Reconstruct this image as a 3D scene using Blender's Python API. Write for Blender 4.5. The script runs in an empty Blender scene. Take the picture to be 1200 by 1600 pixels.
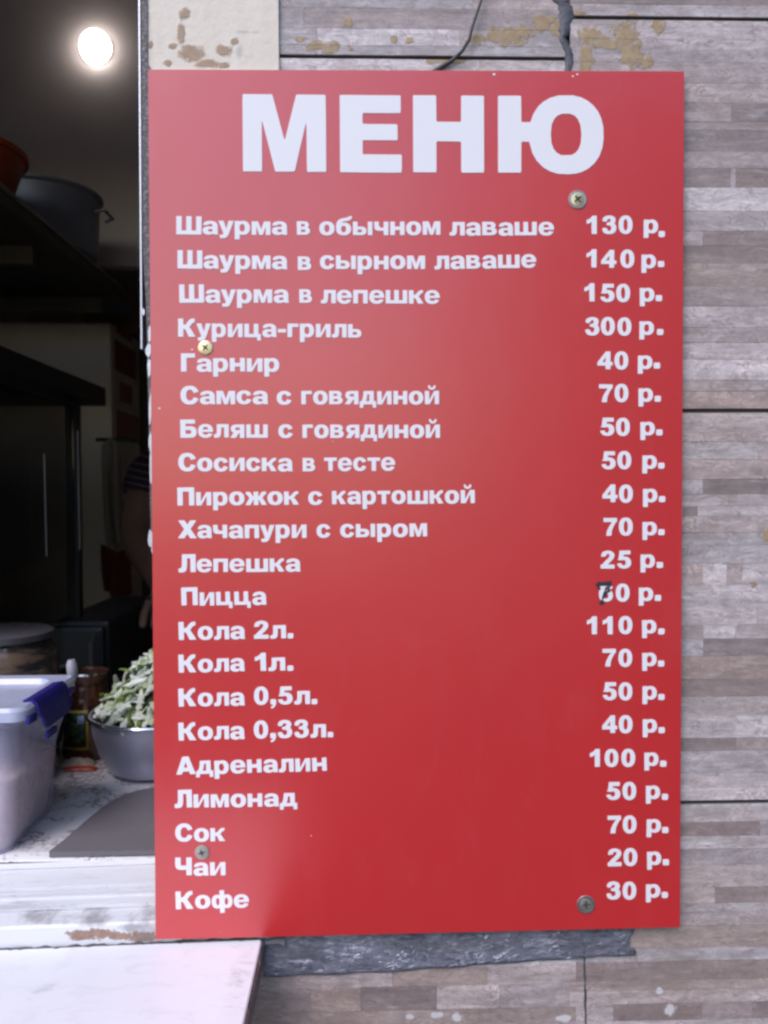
import bpy, bmesh, math, random
import numpy as np
from mathutils import Vector, Matrix, Euler, noise
from mathutils.geometry import delaunay_2d_cdt

sc = bpy.context.scene
C = sc.collection
R = math.radians
random.seed(7)

# ------------------------------------------------------------------ camera, sky, sun, exposure
F_PX = 1300.0                       # focal length in pixels of the 1200 x 1600 frame
ZC = 1.5 - 0.0121373                # height of the centre of the menu board
CAM_EUL = Euler((R(88.68417207), R(0.25222167), R(-1.54598273)), 'XYZ')
CAM_LOC = Vector((-0.04870838, -0.7040264, 1.5))
cd = bpy.data.cameras.new('camera')
cam = bpy.data.objects.new('camera', cd)
C.objects.link(cam)
cam.rotation_euler = CAM_EUL
cam.location = CAM_LOC
cd.sensor_fit = 'VERTICAL'
cd.sensor_height = 36.0
cd.sensor_width = 27.0
cd.lens = F_PX / 1600.0 * 36.0
cd.clip_start = 0.02
cd.clip_end = 2000.0
cd.dof.use_dof = True
cd.dof.focus_distance = 0.66
cd.dof.aperture_fstop = 11.0
sc.camera = cam
sc.render.resolution_x, sc.render.resolution_y = 768, 1024

SUN_EL, SUN_AZ = 50.0, 38.0         # soft overcast sun, behind the camera and to its left
world = bpy.data.worlds.new('World')
sc.world = world
world.use_nodes = True
wn = world.node_tree
bg = wn.nodes['Background']
sky = wn.nodes.new('ShaderNodeTexSky')
sky.sky_type = 'NISHITA'
sky.sun_disc = False
sky.sun_elevation = R(SUN_EL)
sky.sun_rotation = R(180.0 + SUN_AZ)
sky.air_density = 1.2
sky.dust_density = 1.0
wn.links.new(sky.outputs[0], bg.inputs[0])
bg.inputs[1].default_value = 0.14
sd = bpy.data.lights.new('sun', 'SUN')
sun = bpy.data.objects.new('sun', sd)
C.objects.link(sun)
sd.energy = 1.15
sd.angle = R(34.0)
sd.color = (1.0, 0.88, 0.925)
sdir = Vector((-math.sin(R(SUN_AZ)) * math.cos(R(SUN_EL)), -math.cos(R(SUN_AZ)) * math.cos(R(SUN_EL)), math.sin(R(SUN_EL))))
sun.rotation_euler = sdir.to_track_quat('Z', 'Y').to_euler()
sun.location = (0, -3, 4)
sc.view_settings.view_transform = 'Standard'
sc.view_settings.look = 'None'
sc.view_settings.gamma = 1.0
sc.view_settings.exposure = 0.86
sc.view_settings.use_curve_mapping = False
sc.render.engine = 'CYCLES'
sc.cycles.pixel_filter_type = 'BLACKMAN_HARRIS'
sc.cycles.filter_width = 2.6
sc.cycles.use_denoising = True
sc.cycles.max_bounces = 8
sc.cycles.transparent_max_bounces = 12

# ------------------------------------------------------------------ measuring helpers
_M = CAM_EUL.to_matrix()


def ray(px, py):
    return _M @ Vector(((px - 600.0) / F_PX, (800.0 - py) / F_PX, -1.0))


def on(px, py, Y=0.0):
    """point of the vertical plane y = Y that a photo pixel shows"""
    d = ray(px, py)
    return CAM_LOC + d * ((Y - CAM_LOC.y) / d.y)


def onz(px, py, z):
    d = ray(px, py)
    return CAM_LOC + d * ((z - CAM_LOC.z) / d.z)


# ------------------------------------------------------------------ objects
def tag(o, label=None, cat=None, group=None, kind=None):
    if label: o['label'] = label
    if cat: o['category'] = cat
    if group: o['group'] = group
    if kind: o['kind'] = kind
    return o


def empty(name, loc, parent=None):
    o = bpy.data.objects.new(name, None)
    o.empty_display_size = 0.02
    C.objects.link(o)
    o.location = loc
    if parent:
        o.parent = parent
        bpy_parent_fix(o, parent)
    return o


def world_loc(o):
    v = Vector(o.location)
    p = o.parent
    while p:
        v += p.location
        p = p.parent
    return v


def bpy_parent_fix(o, parent):
    # everything is built in world coordinates; parents are only translated
    o.location = Vector(o.location) - world_loc(parent)


def link(name, me, m, parent=None, loc=(0, 0, 0), smooth=False):
    o = bpy.data.objects.new(name, me)
    C.objects.link(o)
    o.location = loc
    if m is not None:
        me.materials.clear()
        for k in (m if isinstance(m, (list, tuple)) else [m]):
            me.materials.append(k)
    if smooth:
        me.polygons.foreach_set('use_smooth', [True] * len(me.polygons))
    if parent:
        o.parent = parent
        bpy_parent_fix(o, parent)
    return o


def mesh(verts, faces, name='mesh'):
    me = bpy.data.meshes.new(name)
    me.from_pydata([tuple(v) for v in verts], [], faces)
    me.update()
    return me


def fixn(me):
    bm = bmesh.new(); bm.from_mesh(me)
    bmesh.ops.recalc_face_normals(bm, faces=bm.faces)
    bm.to_mesh(me); bm.free()
    return me


class MB:
    def __init__(s): s.v = []; s.f = []

    def add(s, v, f):
        n = len(s.v); s.v += [Vector(a) for a in v]; s.f += [tuple(i + n for i in q) for q in f]
        return s

    def box(s, x0, x1, y0, y1, z0, z1, b=0.0):
        bm = bmesh.new()
        bmesh.ops.create_cube(bm, size=1.0)
        for v in bm.verts:
            v.co = Vector(((x0 + x1) / 2 + v.co.x * (x1 - x0), (y0 + y1) / 2 + v.co.y * (y1 - y0), (z0 + z1) / 2 + v.co.z * (z1 - z0)))
        if b > 0:
            bmesh.ops.bevel(bm, geom=list(bm.edges), offset=b, segments=2, affect='EDGES', profile=0.6)
        bm.verts.index_update()
        s.add([v.co.copy() for v in bm.verts], [[v.index for v in f.verts] for f in bm.faces])
        bm.free()
        return s

    def tube(s, pts, r, n=8, cap=True):
        pts = [Vector(p) for p in pts]
        rr = r if isinstance(r, (list, tuple)) else [r] * len(pts)
        rings = []
        up = None
        for i, p in enumerate(pts):
            t = (pts[min(i + 1, len(pts) - 1)] - pts[max(i - 1, 0)]).normalized()
            if up is None:
                up = t.orthogonal().normalized()
            up = (up - t * up.dot(t)).normalized()
            w = t.cross(up)
            rings.append([p + (up * math.cos(2 * math.pi * k / n) + w * math.sin(2 * math.pi * k / n)) * rr[i] for k in range(n)])
        v = [q for g in rings for q in g]
        f = [(i * n + k, i * n + (k + 1) % n, (i + 1) * n + (k + 1) % n, (i + 1) * n + k) for i in range(len(pts) - 1) for k in range(n)]
        if cap:
            f += [tuple(range(n))[::-1], tuple((len(pts) - 1) * n + k for k in range(n))]
        return s.add(v, f)

    def lathe(s, prof, cx, cy, n=40, closed=False, wob=0.0):
        v = []; f = []
        m = len(prof)
        for k in range(n):
            a = 2 * math.pi * k / n
            w = 1 + wob * math.sin(3 * a + 1.0)
            for (r, z) in prof:
                v.append((cx + r * w * math.cos(a), cy + r * w * math.sin(a), z))
        for k in range(n):
            k2 = (k + 1) % n
            for j in range(m - 1):
                f.append((k * m + j, k2 * m + j, k2 * m + j + 1, k * m + j + 1))
        return s.add(v, f)

    def build(s, name, m, parent=None, smooth=False, loc=None):
        o0 = Vector(loc) if loc is not None else Vector((0, 0, 0))
        me = fixn(mesh([v - o0 for v in s.v], s.f, name))
        o = link(name, me, m, parent, o0, smooth)
        if smooth:
            try:
                me.set_sharp_from_angle(angle=R(38))
            except Exception:
                pass
        return o


# ------------------------------------------------------------------ materials
class NT:
    def __init__(s, name):
        s.m = bpy.data.materials.new(name); s.m.use_nodes = True
        s.t = s.m.node_tree; s.b = s.t.nodes['Principled BSDF']

    def n(s, ty, **kw):
        x = s.t.nodes.new(ty)
        for k, v in kw.items():
            if k[0] == 'i' and k[1:].isdigit(): s.set(x.inputs[int(k[1:])], v)
            elif hasattr(x, k) and k not in x.inputs.keys(): setattr(x, k, v)
            else: s.set(x.inputs[k], v)
        return x

    def set(s, inp, v):
        if isinstance(v, bpy.types.NodeSocket): s.t.links.new(v, inp)
        else: inp.default_value = v

    def P(s, **kw):
        for k, v in kw.items(): s.set(s.b.inputs[k.replace('_', ' ')], v)
        return s

    def pos(s): return s.n('ShaderNodeNewGeometry').outputs['Position']

    def math(s, op, a, b=0.0, clamp=False):
        x = s.n('ShaderNodeMath', operation=op, use_clamp=clamp)
        s.set(x.inputs[0], a); s.set(x.inputs[1], b)
        return x.outputs[0]

    def scale(s, vec, sx, sy, sz, loc=(0, 0, 0)):
        x = s.n('ShaderNodeMapping'); s.set(x.inputs['Vector'], vec)
        x.inputs['Scale'].default_value = (sx, sy, sz); x.inputs['Location'].default_value = loc
        return x.outputs[0]

    def noise(s, vec, sc_, det=4.0, rough=0.6, dist=0.0, out='Fac'):
        x = s.n('ShaderNodeTexNoise')
        s.set(x.inputs['Vector'], vec); x.inputs['Scale'].default_value = sc_
        x.inputs['Detail'].default_value = det; x.inputs['Roughness'].default_value = rough
        x.inputs['Distortion'].default_value = dist
        return x.outputs[out]

    def ramp(s, fac, stops, interp='LINEAR'):
        x = s.n('ShaderNodeValToRGB'); s.set(x.inputs[0], fac)
        cr = x.color_ramp; cr.interpolation = interp
        while len(cr.elements) < len(stops): cr.elements.new(0.5)
        for e, (p, c) in zip(cr.elements, stops):
            e.position = p; e.color = (c, c, c, 1) if isinstance(c, (int, float)) else (*c[:3], 1)
        return x.outputs[0]

    def mix(s, fac, a, b, mode='MIX'):
        x = s.n('ShaderNodeMix', data_type='RGBA', blend_type=mode)
        s.set(x.inputs[0], fac)
        s.set(x.inputs[6], a if isinstance(a, bpy.types.NodeSocket) else (*a[:3], 1))
        s.set(x.inputs[7], b if isinstance(b, bpy.types.NodeSocket) else (*b[:3], 1))
        return x.outputs[2]

    def bump(s, h, strength=0.3, dist=0.001, normal=None):
        x = s.n('ShaderNodeBump'); s.set(x.inputs['Height'], h)
        x.inputs['Strength'].default_value = strength; x.inputs['Distance'].default_value = dist
        if normal is not None: s.set(x.inputs['Normal'], normal)
        return x.outputs[0]

    def stain(s, pos, spots, Y, wob=0.9, nscale=70.0, soft=0.35):
        """union of noise-eaten blotches; spots are (px, py, rx, ry) measured on the wall"""
        ns = s.noise(pos, nscale, 5.0, 0.65)
        off = s.math('MULTIPLY', s.math('SUBTRACT', ns, 0.5), wob * 2.2)
        acc = None
        for (px, py, rx, ry) in spots:
            c = on(px, py, Y); k = (c - CAM_LOC).length / F_PX
            v = s.n('ShaderNodeVectorMath', operation='SUBTRACT'); s.set(v.inputs[0], pos); v.inputs[1].default_value = c
            v2 = s.n('ShaderNodeVectorMath', operation='MULTIPLY'); s.set(v2.inputs[0], v.outputs[0])
            v2.inputs[1].default_value = (1 / (rx * k), 0, 1 / (ry * k))
            l = s.n('ShaderNodeVectorMath', operation='LENGTH'); s.set(l.inputs[0], v2.outputs[0])
            d = s.math('ADD', l.outputs['Value'], off)
            acc = d if acc is None else s.math('MINIMUM', acc, d)
        return s.ramp(acc, [(1.0 - soft * 0.8, 1.0), (1.0, 0.0)])


def plain(name, col, rough=0.6, metal=0.0, var=0.15, nscale=30.0, bump=0.15, bdist=0.001, spec=0.5):
    t = NT(name); p = t.pos()
    n = t.noise(p, nscale, 4.0, 0.6)
    c = t.mix(n, tuple(x * (1 - var) for x in col), tuple(min(1, x * (1 + var)) for x in col))
    rr = t.math('ADD', t.math('MULTIPLY', t.noise(p, nscale * 2.3, 3.0), 0.22), rough - 0.11)
    t.P(Base_Color=c, Roughness=rr, Metallic=metal, Specular_IOR_Level=spec, Normal=t.bump(t.noise(p, nscale * 5, 4.0), bump, bdist))
    return t.m


YW = 0.007          # surface of the wall cladding; the face of the menu board is y = 0
SPOTS_WALL = [(508, 72, 34, 8), (470, 62, 9, 6), (545, 34, 8, 8), (700, 94, 26, 6), (745, 62, 16, 8), (790, 56, 30, 13), (822, 50, 14, 10), (850, 36, 20, 11), (868, 45, 10, 14),
              (640, 62, 7, 6), (615, 60, 5, 8), (922, 55, 15, 16), (950, 68, 18, 9), (976, 54, 19, 19), (987, 84, 18, 22), (915, 92, 13, 19), (1012, 98, 14, 7),
              (904, 20, 10, 6), (988, 24, 10, 4), (1027, 40, 10, 12), (1199, 836, 9, 10), (1178, 912, 7, 5)]


def strip_material(name='stone_laminate'):
    t = NT(name); p = t.pos()
    oi = t.n('ShaderNodeObjectInfo')
    rnd = t.n('ShaderNodeCombineXYZ', i0=t.math('MULTIPLY', oi.outputs['Random'], 13.0), i2=t.math('MULTIPLY', oi.outputs['Random'], 7.0))
    q = t.n('ShaderNodeVectorMath', operation='ADD'); t.set(q.inputs[0], p); t.set(q.inputs[1], rnd.outputs[0])
    q = q.outputs[0]
    streak = t.noise(t.scale(q, 14, 1, 130), 1.0, 6.0, 0.68, 0.6)
    mott = t.noise(t.scale(q, 60, 1, 90), 1.0, 5.0, 0.65, 0.3)
    big = t.noise(t.scale(p, 7, 1, 11), 1.0, 3.0, 0.55)
    grain = t.noise(q, 900.0, 3.0, 0.7)
    veins = t.noise(t.scale(q, 30, 1, 75), 1.0, 4.0, 0.6, 2.4)
    f = t.ramp(streak, [(0.28, 0.72), (0.5, 1.0), (0.72, 1.2)])
    g = t.ramp(mott, [(0.3, 0.74), (0.5, 1.0), (0.7, 1.18)])
    h = t.ramp(grain, [(0.35, 0.9), (0.65, 1.08)])
    col = t.mix(1.0, oi.outputs['Color'], f, 'MULTIPLY')
    col = t.mix(1.0, col, g, 'MULTIPLY')
    col = t.mix(1.0, col, h, 'MULTIPLY')
    smear = t.noise(t.scale(p, 9, 1, 42, (1, 0, 2)), 1.0, 5.0, 0.6, 0.9)
    col = t.mix(1.0, col, t.ramp(smear, [(0.3, 0.78), (0.5, 1.0), (0.7, 1.16)]), 'MULTIPLY')
    col = t.mix(1.0, col, t.ramp(t.noise(t.scale(p, 95, 1, 120, (5, 0, 2)), 1.0, 6.0, 0.7, 0.5), [(0.35, 0.86), (0.65, 1.1)]), 'MULTIPLY')
    col = t.mix(t.math('MULTIPLY', t.ramp(big, [(0.45, 0.0), (0.7, 1.0)]), 0.35), col, (0.31, 0.245, 0.21))
    vm = t.math('MULTIPLY', t.ramp(veins, [(0.44, 0.0), (0.5, 1.0), (0.56, 0.0)]), t.math('MULTIPLY', t.ramp(mott, [(0.42, 0.0), (0.6, 1.0)]), 0.75))
    col = t.mix(vm, col, (0.2, 0.15, 0.135))
    patch = t.math('MULTIPLY', t.ramp(t.noise(t.scale(q, 24, 1, 70, (7, 0, 3)), 1.0, 7.0, 0.75, 0.4), [(0.5, 0.0), (0.6, 1.0)]), 0.38)
    col = t.mix(patch, col, (0.25, 0.195, 0.18))
    pale = t.math('MULTIPLY', t.ramp(t.noise(t.scale(q, 22, 1, 95, (3, 0, 5)), 1.0, 5.0, 0.7, 1.0), [(0.58, 0.0), (0.72, 1.0)]), 0.45)
    col = t.mix(pale, col, (0.56, 0.53, 0.54))
    st = t.stain(p, SPOTS_WALL, YW, 1.25, 120.0)
    stc = t.mix(t.noise(p, 160.0, 4.0), (0.17, 0.10, 0.045), (0.52, 0.39, 0.21))
    col = t.mix(t.math('MULTIPLY', st, t.ramp(t.noise(p, 260.0, 4.0), [(0.3, 0.65), (0.6, 1.0)])), col, stc)
    fleck = t.stain(p, [(683, 1586, 9, 5), (715, 1590, 7, 6), (880, 1592, 10, 6), (640, 1588, 6, 4), (1047, 1578, 8, 9), (1030, 1548, 5, 5)], YW, 1.0, 150.0)
    col = t.mix(t.math('MULTIPLY', fleck, 0.75), col, (0.72, 0.70, 0.72))
    hgt = t.math('ADD', t.math('ADD', t.math('MULTIPLY', mott, 0.7), t.math('MULTIPLY', streak, 0.8)), t.math('MULTIPLY', grain, 0.12))
    hgt = t.math('ADD', hgt, t.math('MULTIPLY', st, 1.1))
    t.P(Base_Color=col, Roughness=t.ramp(streak, [(0.3, 0.62), (0.7, 0.42)]), Normal=t.bump(hgt, 0.55, 0.0009), Specular_IOR_Level=0.45)
    return t.m


def sign_material():
    t = NT('red_film'); p = t.pos()
    big = t.noise(p, 5.0, 3.0, 0.5)
    sm = t.noise(t.scale(p, 1, 1, 0.35), 38.0, 5.0, 0.65, 0.4)
    col = t.mix(big, (0.52, 0.015, 0.018), (0.58, 0.020, 0.022))
    dust = t.math('MULTIPLY', t.ramp(sm, [(0.5, 0.0), (0.78, 1.0)]), 0.025)
    col = t.mix(dust, col, (0.55, 0.42, 0.42))
    specks = t.ramp(t.noise(p, 330.0, 2.0, 0.5), [(0.74, 0.0), (0.79, 0.5)])
    col = t.mix(t.math('MULTIPLY', specks, 0.5), col, (0.7, 0.55, 0.55))
    rough = t.math('ADD', t.math('MULTIPLY', sm, 0.03), 0.28)
    fine = t.noise(p, 1500.0, 2.0, 0.5)
    wave = t.noise(p, 9.0, 2.0, 0.5)
    nb = t.bump(fine, 0.12, 0.0001)
    nb = t.bump(wave, 0.12, 0.003, nb)
    t.P(Base_Color=col, Roughness=rough, Normal=nb, Specular_IOR_Level=1.0, IOR=1.6)
    return t.m


M = {}
M['strip'] = strip_material()
M['red'] = sign_material()
M['letter'] = plain('white_vinyl', (0.80, 0.79, 0.82), 0.42, var=0.02, nscale=60, bump=0.05, bdist=0.0002)
M['core'] = plain('board_core', (0.62, 0.5, 0.45), 0.7)
M['marker'] = plain('black_marker', (0.035, 0.03, 0.05), 0.5)
M['brass'] = plain('brass_zinc', (0.80, 0.66, 0.40), 0.32, 1.0, 0.12, 300, 0.2, 0.0003)
M['steel_head'] = plain('dull_zinc', (0.42, 0.40, 0.36), 0.45, 0.8, 0.3, 400, 0.3, 0.0003)
M['washer'] = plain('washer_zinc', (0.40, 0.38, 0.38), 0.4, 0.9, 0.25, 300, 0.2, 0.0003)
M['recess'] = plain('recess_dark', (0.06, 0.05, 0.045), 0.7)  # near-black disc seen through the cross cut of a screw head
M['grout'] = plain('seam_dark', (0.035, 0.033, 0.038), 0.85)
M['backing'] = plain('panel_backing', (0.16, 0.145, 0.14), 0.85)
M['dark_paint'] = plain('interior_panel', (0.50, 0.45, 0.41), 0.6, nscale=6)
M['ceiling'] = plain('ceiling_plastic', (0.50, 0.47, 0.47), 0.38, nscale=4)
M['steel'] = plain('brushed_steel', (0.55, 0.55, 0.57), 0.34, 1.0, 0.08, 40, 0.1, 0.0005)
M['black'] = plain('black_enamel', (0.012, 0.011, 0.011), 0.45)
M['rubber'] = plain('sealant_grey', (0.09, 0.09, 0.10), 0.6, nscale=150, bump=0.5, bdist=0.002)
M['wire'] = plain('cable_black', (0.03, 0.03, 0.035), 0.5)

# ------------------------------------------------------------------ glyph shapes by contouring a drawn mask
UP = 8.0


def rect(x0, y0, x1, y1): return lambda X, Y: (X >= x0) & (X <= x1) & (Y >= y0) & (Y <= y1)


def ell(cx, cy, rx, ry, p=2.25): return lambda X, Y: (np.abs((X - cx) / rx) ** p + np.abs((Y - cy) / ry) ** p) <= 1


def poly(pts):
    def f(X, Y):
        ins = np.zeros(X.shape, bool)
        n = len(pts)
        for i in range(n):
            x0, y0 = pts[i]; x1, y1 = pts[(i + 1) % n]
            if y0 == y1: continue
            c = ((Y >= min(y0, y1)) & (Y < max(y0, y1)))
            ins ^= c & (X < (x1 - x0) * (Y - y0) / (y1 - y0) + x0)
        return ins
    return f


def pen(pts, rx, ry, n=10):
    # smooth curve through pts swept by an elliptical pen
    P = [pts[0]] + list(pts) + [pts[-1]]
    q = []
    for i in range(1, len(P) - 2):
        p0, p1, p2, p3 = [np.array(a, float) for a in P[i - 1:i + 3]]
        for k in range(n):
            u = k / n
            q.append(0.5 * ((2 * p1) + (-p0 + p2) * u + (2 * p0 - 5 * p1 + 4 * p2 - p3) * u * u + (-p0 + 3 * p1 - 3 * p2 + p3) * u ** 3))
    q.append(np.array(pts[-1], float))

    def f(X, Y):
        d = np.full(X.shape, 9.0)
        for a, b in zip(q[:-1], q[1:]):
            ax, ay, bx, by = a[0] / rx, a[1] / ry, b[0] / rx, b[1] / ry
            vx, vy = bx - ax, by - ay
            L = max(vx * vx + vy * vy, 1e-9)
            u = np.clip(((X / rx - ax) * vx + (Y / ry - ay) * vy) / L, 0, 1)
            d = np.minimum(d, (X / rx - ax - u * vx) ** 2 + (Y / ry - ay - u * vy) ** 2)
        return d <= 1
    return f


def ops(*seq):
    """('+', shape), ('-', shape) ... applied in turn"""
    def f(X, Y):
        m = np.zeros(X.shape, bool)
        for o, s in seq:
            if o == '+': m |= s(X, Y)
            elif o == '-': m &= ~s(X, Y)
        return m
    return f


def A(*s): return [('+', x) for x in s]
def D(*s): return [('-', x) for x in s]
def G(*l): return ops(*[x for k in l for x in k])
def AND(a, b): return lambda X, Y: a(X, Y) & b(X, Y)


def arm_k(x, h, w, s):   # the two arms of a K standing right of x
    return A(poly([(x, .66 * h), (x + .09 * w, .65 * h), (x + .2 * w, .72 * h), (x + .3 * w, .86 * h), (x + .42 * w, .965 * h), (x + .58 * w, 1.01 * h), (w, h), (w, .80 * h), (w - .07 * w, .79 * h),
                   (x + .5 * w, .72 * h), (x + .44 * w, .60 * h), (x + .36 * w, .53 * h), (x + .46 * w, .44 * h), (w + .04 * w, 0), (w - .36 * w, 0), (x + .17 * w, .35 * h), (x + .1 * w, .42 * h), (x, .43 * h)]))


def flipx(shape, c): return lambda X, Y: shape(2 * c - X, Y)


GL = {}
GL['М'] = (788, G(A(poly([(0, 0), (0, 716), (281, 716), (395, 281), (507, 716), (788, 716), (788, 0), (606, 0), (606, 490), (487, 0), (304, 0), (180, 490), (180, 0)]))))
GL['Е'] = (584, G(A(rect(0, 0, 212, 716), rect(0, 554, 574, 716), rect(0, 301, 545, 450), rect(0, 0, 584, 168))))
GL['Н'] = (667, G(A(rect(0, 0, 216, 716), rect(451, 0, 667, 716), rect(0, 293, 667, 471))))
GL['Ю'] = (998, G(A(rect(0, 0, 216, 716), rect(0, 293, 400, 471), ell(646, 358, 352, 370)), D(ell(642, 360, 145, 196, 2.5))))
GL['Г'] = (550, G(A(rect(0, 0, 212, 716), rect(0, 552, 550, 716))))
GL['П'] = (680, G(A(rect(0, 0, 212, 716), rect(468, 0, 680, 716), rect(0, 552, 680, 716))))
GL['Л'] = (700, G(A(poly([(150, 716), (700, 716), (700, 0), (486, 0), (486, 552), (352, 552), (345, 250), (322, 90), (262, 14), (170, -8), (60, -8), (0, 0), (0, 150), (60, 150), (105, 168), (130, 220), (145, 330)]))))
GL['К'] = (730, G(A(rect(0, 0, 212, 716)), arm_k(205, 716, 690, 0)))
GL['С'] = (715, G(A(ell(360, 358, 360, 370)), D(ell(368, 358, 148, 218, 2.4)), D(poly([(400, 262), (515, 275), (760, 205), (900, 200), (900, 500), (760, 500), (505, 440), (400, 440)]))))
GL['Б'] = (670, G(A(rect(0, 0, 212, 716), rect(0, 556, 610, 716), rect(0, 0, 430, 450), ell(430, 225, 240, 225, 2.4)), D(rect(212, 150, 380, 305), ell(385, 228, 66, 77.5))))
GL['Ш'] = (969, G(A(rect(0, 0, 205, 716), rect(382, 0, 587, 716), rect(764, 0, 969, 716), rect(0, 0, 969, 155))))
GL['А'] = (790, G(A(poly([(0, 0), (270, 716), (520, 716), (790, 0), (560, 0), (522, 118), (268, 118), (230, 0)])), D(poly([(322, 270), (395, 505), (468, 270)]))))
GL['Ч'] = (650, G(A(rect(436, 0, 650, 716), rect(0, 440, 214, 716), AND(ell(240, 450, 240, 225, 2.6), rect(0, 0, 260, 460)), rect(240, 225, 450, 400)), D(AND(rect(214, 392, 436, 716), lambda X, Y: (Y > 392) & ((X - 214) > 0)))))
GL['Х'] = (780, G(A(poly([(12, 716), (270, 716), (780, 0), (512, 0)]), poly([(762, 716), (508, 716), (0, 0), (262, 0)]))))
GL['а'] = (585, G(A(pen([(118, 378), (150, 440), (285, 472), (420, 445), (478, 360), (482, 180)], 96, 60), rect(386, 60, 578, 330), poly([(386, 120), (578, 150), (585, 60), (600, 0), (415, 0)]), ell(225, 150, 225, 162, 2.2), rect(235, 212, 470, 308)),
                  D(ell(300, 158, 92, 58)), D(poly([(-20, 300), (190, 318), (215, 372), (-20, 342)]))))
GL['у'] = (600, G(A(poly([(0, 530), (208, 530), (308, 205), (400, 530), (600, 530), (402, 10), (350, -92), (285, -140), (200, -153), (110, -153), (62, -146), (45, -20), (90, -26), (150, -18), (185, 5), (200, 35)]))))
GL['р'] = (585, G(A(rect(0, -198, 190, 530), ell(325, 262, 260, 276)), D(ell(288, 262, 104, 152))))
GL['м'] = (728, G(A(poly([(0, 0), (0, 530), (250, 530), (364, 210), (478, 530), (728, 530), (728, 0), (545, 0), (545, 340), (432, 0), (296, 0), (183, 340), (183, 0)]))))
GL['в'] = (580, G(A(rect(0, 0, 330, 530), ell(330, 390, 205, 140), ell(345, 155, 235, 155)), D(rect(185, 325, 300, 422), ell(300, 373, 56, 48.5), rect(185, 108, 320, 212), ell(320, 160, 62, 52))))
GL['о'] = (625, G(A(ell(312, 265, 312, 277)), D(ell(312, 265, 106, 152))))
GL['б'] = (620, G(A(ell(312, 240, 308, 252), pen([(98, 260), (98, 400), (150, 525), (260, 590), (400, 612), (510, 640), (566, 700)], 92, 64)), D(ell(312, 236, 104, 132)), D(poly([(480, 760), (480, 700), (610, 760)]))))
GL['ь'] = (560, G(A(rect(0, 0, 190, 530), rect(0, 0, 340, 335), ell(340, 167.5, 215, 167.5)), D(rect(190, 112, 320, 222), ell(320, 167, 54, 55))))
GL['ы'] = (800, G(A(rect(0, 0, 190, 530), rect(0, 0, 340, 335), ell(340, 167.5, 215, 167.5), rect(610, 0, 800, 530)), D(rect(190, 112, 320, 222), ell(320, 167, 54, 55))))
GL['ч'] = (580, G(A(rect(390, 0, 580, 530), rect(0, 330, 190, 530), AND(ell(215, 340, 215, 172, 2.6), rect(0, 0, 230, 345)), rect(215, 168, 400, 295))))
GL['н'] = (590, G(A(rect(0, 0, 190, 530), rect(400, 0, 590, 530), rect(0, 200, 590, 335))))
GL['л'] = (615, G(A(poly([(125, 530), (615, 530), (615, 0), (425, 0), (425, 400), (300, 400), (294, 190), (275, 70), (225, 12), (150, -8), (50, -8), (0, 0), (0, 125), (50, 125), (90, 140), (110, 180), (120, 260)]))))
GL['ш'] = (890, G(A(rect(0, 0, 188, 530), rect(351, 0, 539, 530), rect(702, 0, 890, 530), rect(0, 0, 890, 125))))
GL['е'] = (620, G(A(ell(310, 265, 310, 277)), D(AND(ell(312, 315, 112, 112, 2.4), rect(0, 322, 900, 900))), D(poly([(196, 222), (420, 222), (420, 170), (196, 190)])), D(AND(ell(318, 215, 122, 106, 2.2), rect(0, -50, 900, 222))), D(poly([(330, 222), (720, 222), (720, 130), (440, 172), (330, 172)]))))
GL['с'] = (585, G(A(ell(298, 265, 298, 277)), D(ell(303, 265, 106, 152)), D(poly([(330, 215), (420, 215), (640, 150), (700, 150), (700, 385), (640, 385), (420, 322), (330, 322)]))))
GL['п'] = (590, G(A(rect(0, 0, 190, 530), rect(400, 0, 590, 530), rect(0, 400, 590, 530))))
GL['к'] = (600, G(A(rect(0, 0, 190, 530)), arm_k(184, 530, 580, 0)))
GL['и'] = (610, G(A(rect(0, 0, 186, 530), rect(424, 0, 610, 530), poly([(100, 0), (205, 0), (510, 530), (405, 530)]))))
GL['й'] = (610, G(A(rect(0, 0, 186, 530), rect(424, 0, 610, 530), poly([(100, 0), (205, 0), (510, 530), (405, 530)]), pen([(185, 712), (225, 640), (305, 615), (385, 640), (425, 712)], 50, 44))))
GL['ц'] = (680, G(A(rect(0, 0, 190, 530), rect(390, 0, 580, 530), rect(0, 0, 600, 128), rect(530, -128, 680, 128))))
GL['г'] = (450, G(A(rect(0, 0, 190, 530), rect(0, 400, 450, 530))))
GL['я'] = (590, G(A(rect(400, 0, 590, 530), rect(260, 190, 450, 530), ell(262, 360, 235, 170, 2.4), poly([(0, 0), (228, 0), (410, 255), (180, 255)])), D(rect(262, 308, 400, 412), ell(264, 360, 56, 52))))
GL['д'] = (700, G(A(rect(0, 0, 700, 125), rect(0, -130, 150, 125), rect(550, -130, 700, 125), rect(415, 0, 605, 530), rect(180, 405, 600, 530), poly([(168, 530), (330, 530), (326, 330), (300, 210), (262, 110), (60, 110), (120, 210), (155, 340)]))))
GL['т'] = (560, G(A(rect(185, 0, 375, 530), rect(0, 400, 560, 530))))
_kr = G(arm_k(520, 530, 900 - 0, 0))
GL['ж'] = (880, G(A(rect(345, 0, 535, 530)), arm_k(0, 530, 1, 0)[:0],
                  A(poly([(530, 350), (560, 350), (600, 400), (640, 480), (700, 528), (760, 535), (850, 530), (850, 420), (810, 418), (770, 385), (735, 320), (690, 285), (735, 240), (880, 0), (665, 0), (560, 205), (530, 225)])),
                  [('+', flipx(poly([(530, 350), (560, 350), (600, 400), (640, 480), (700, 528), (760, 535), (850, 530), (850, 420), (810, 418), (770, 385), (735, 320), (690, 285), (735, 240), (880, 0), (665, 0), (560, 205), (530, 225)]), 440))]))
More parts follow.
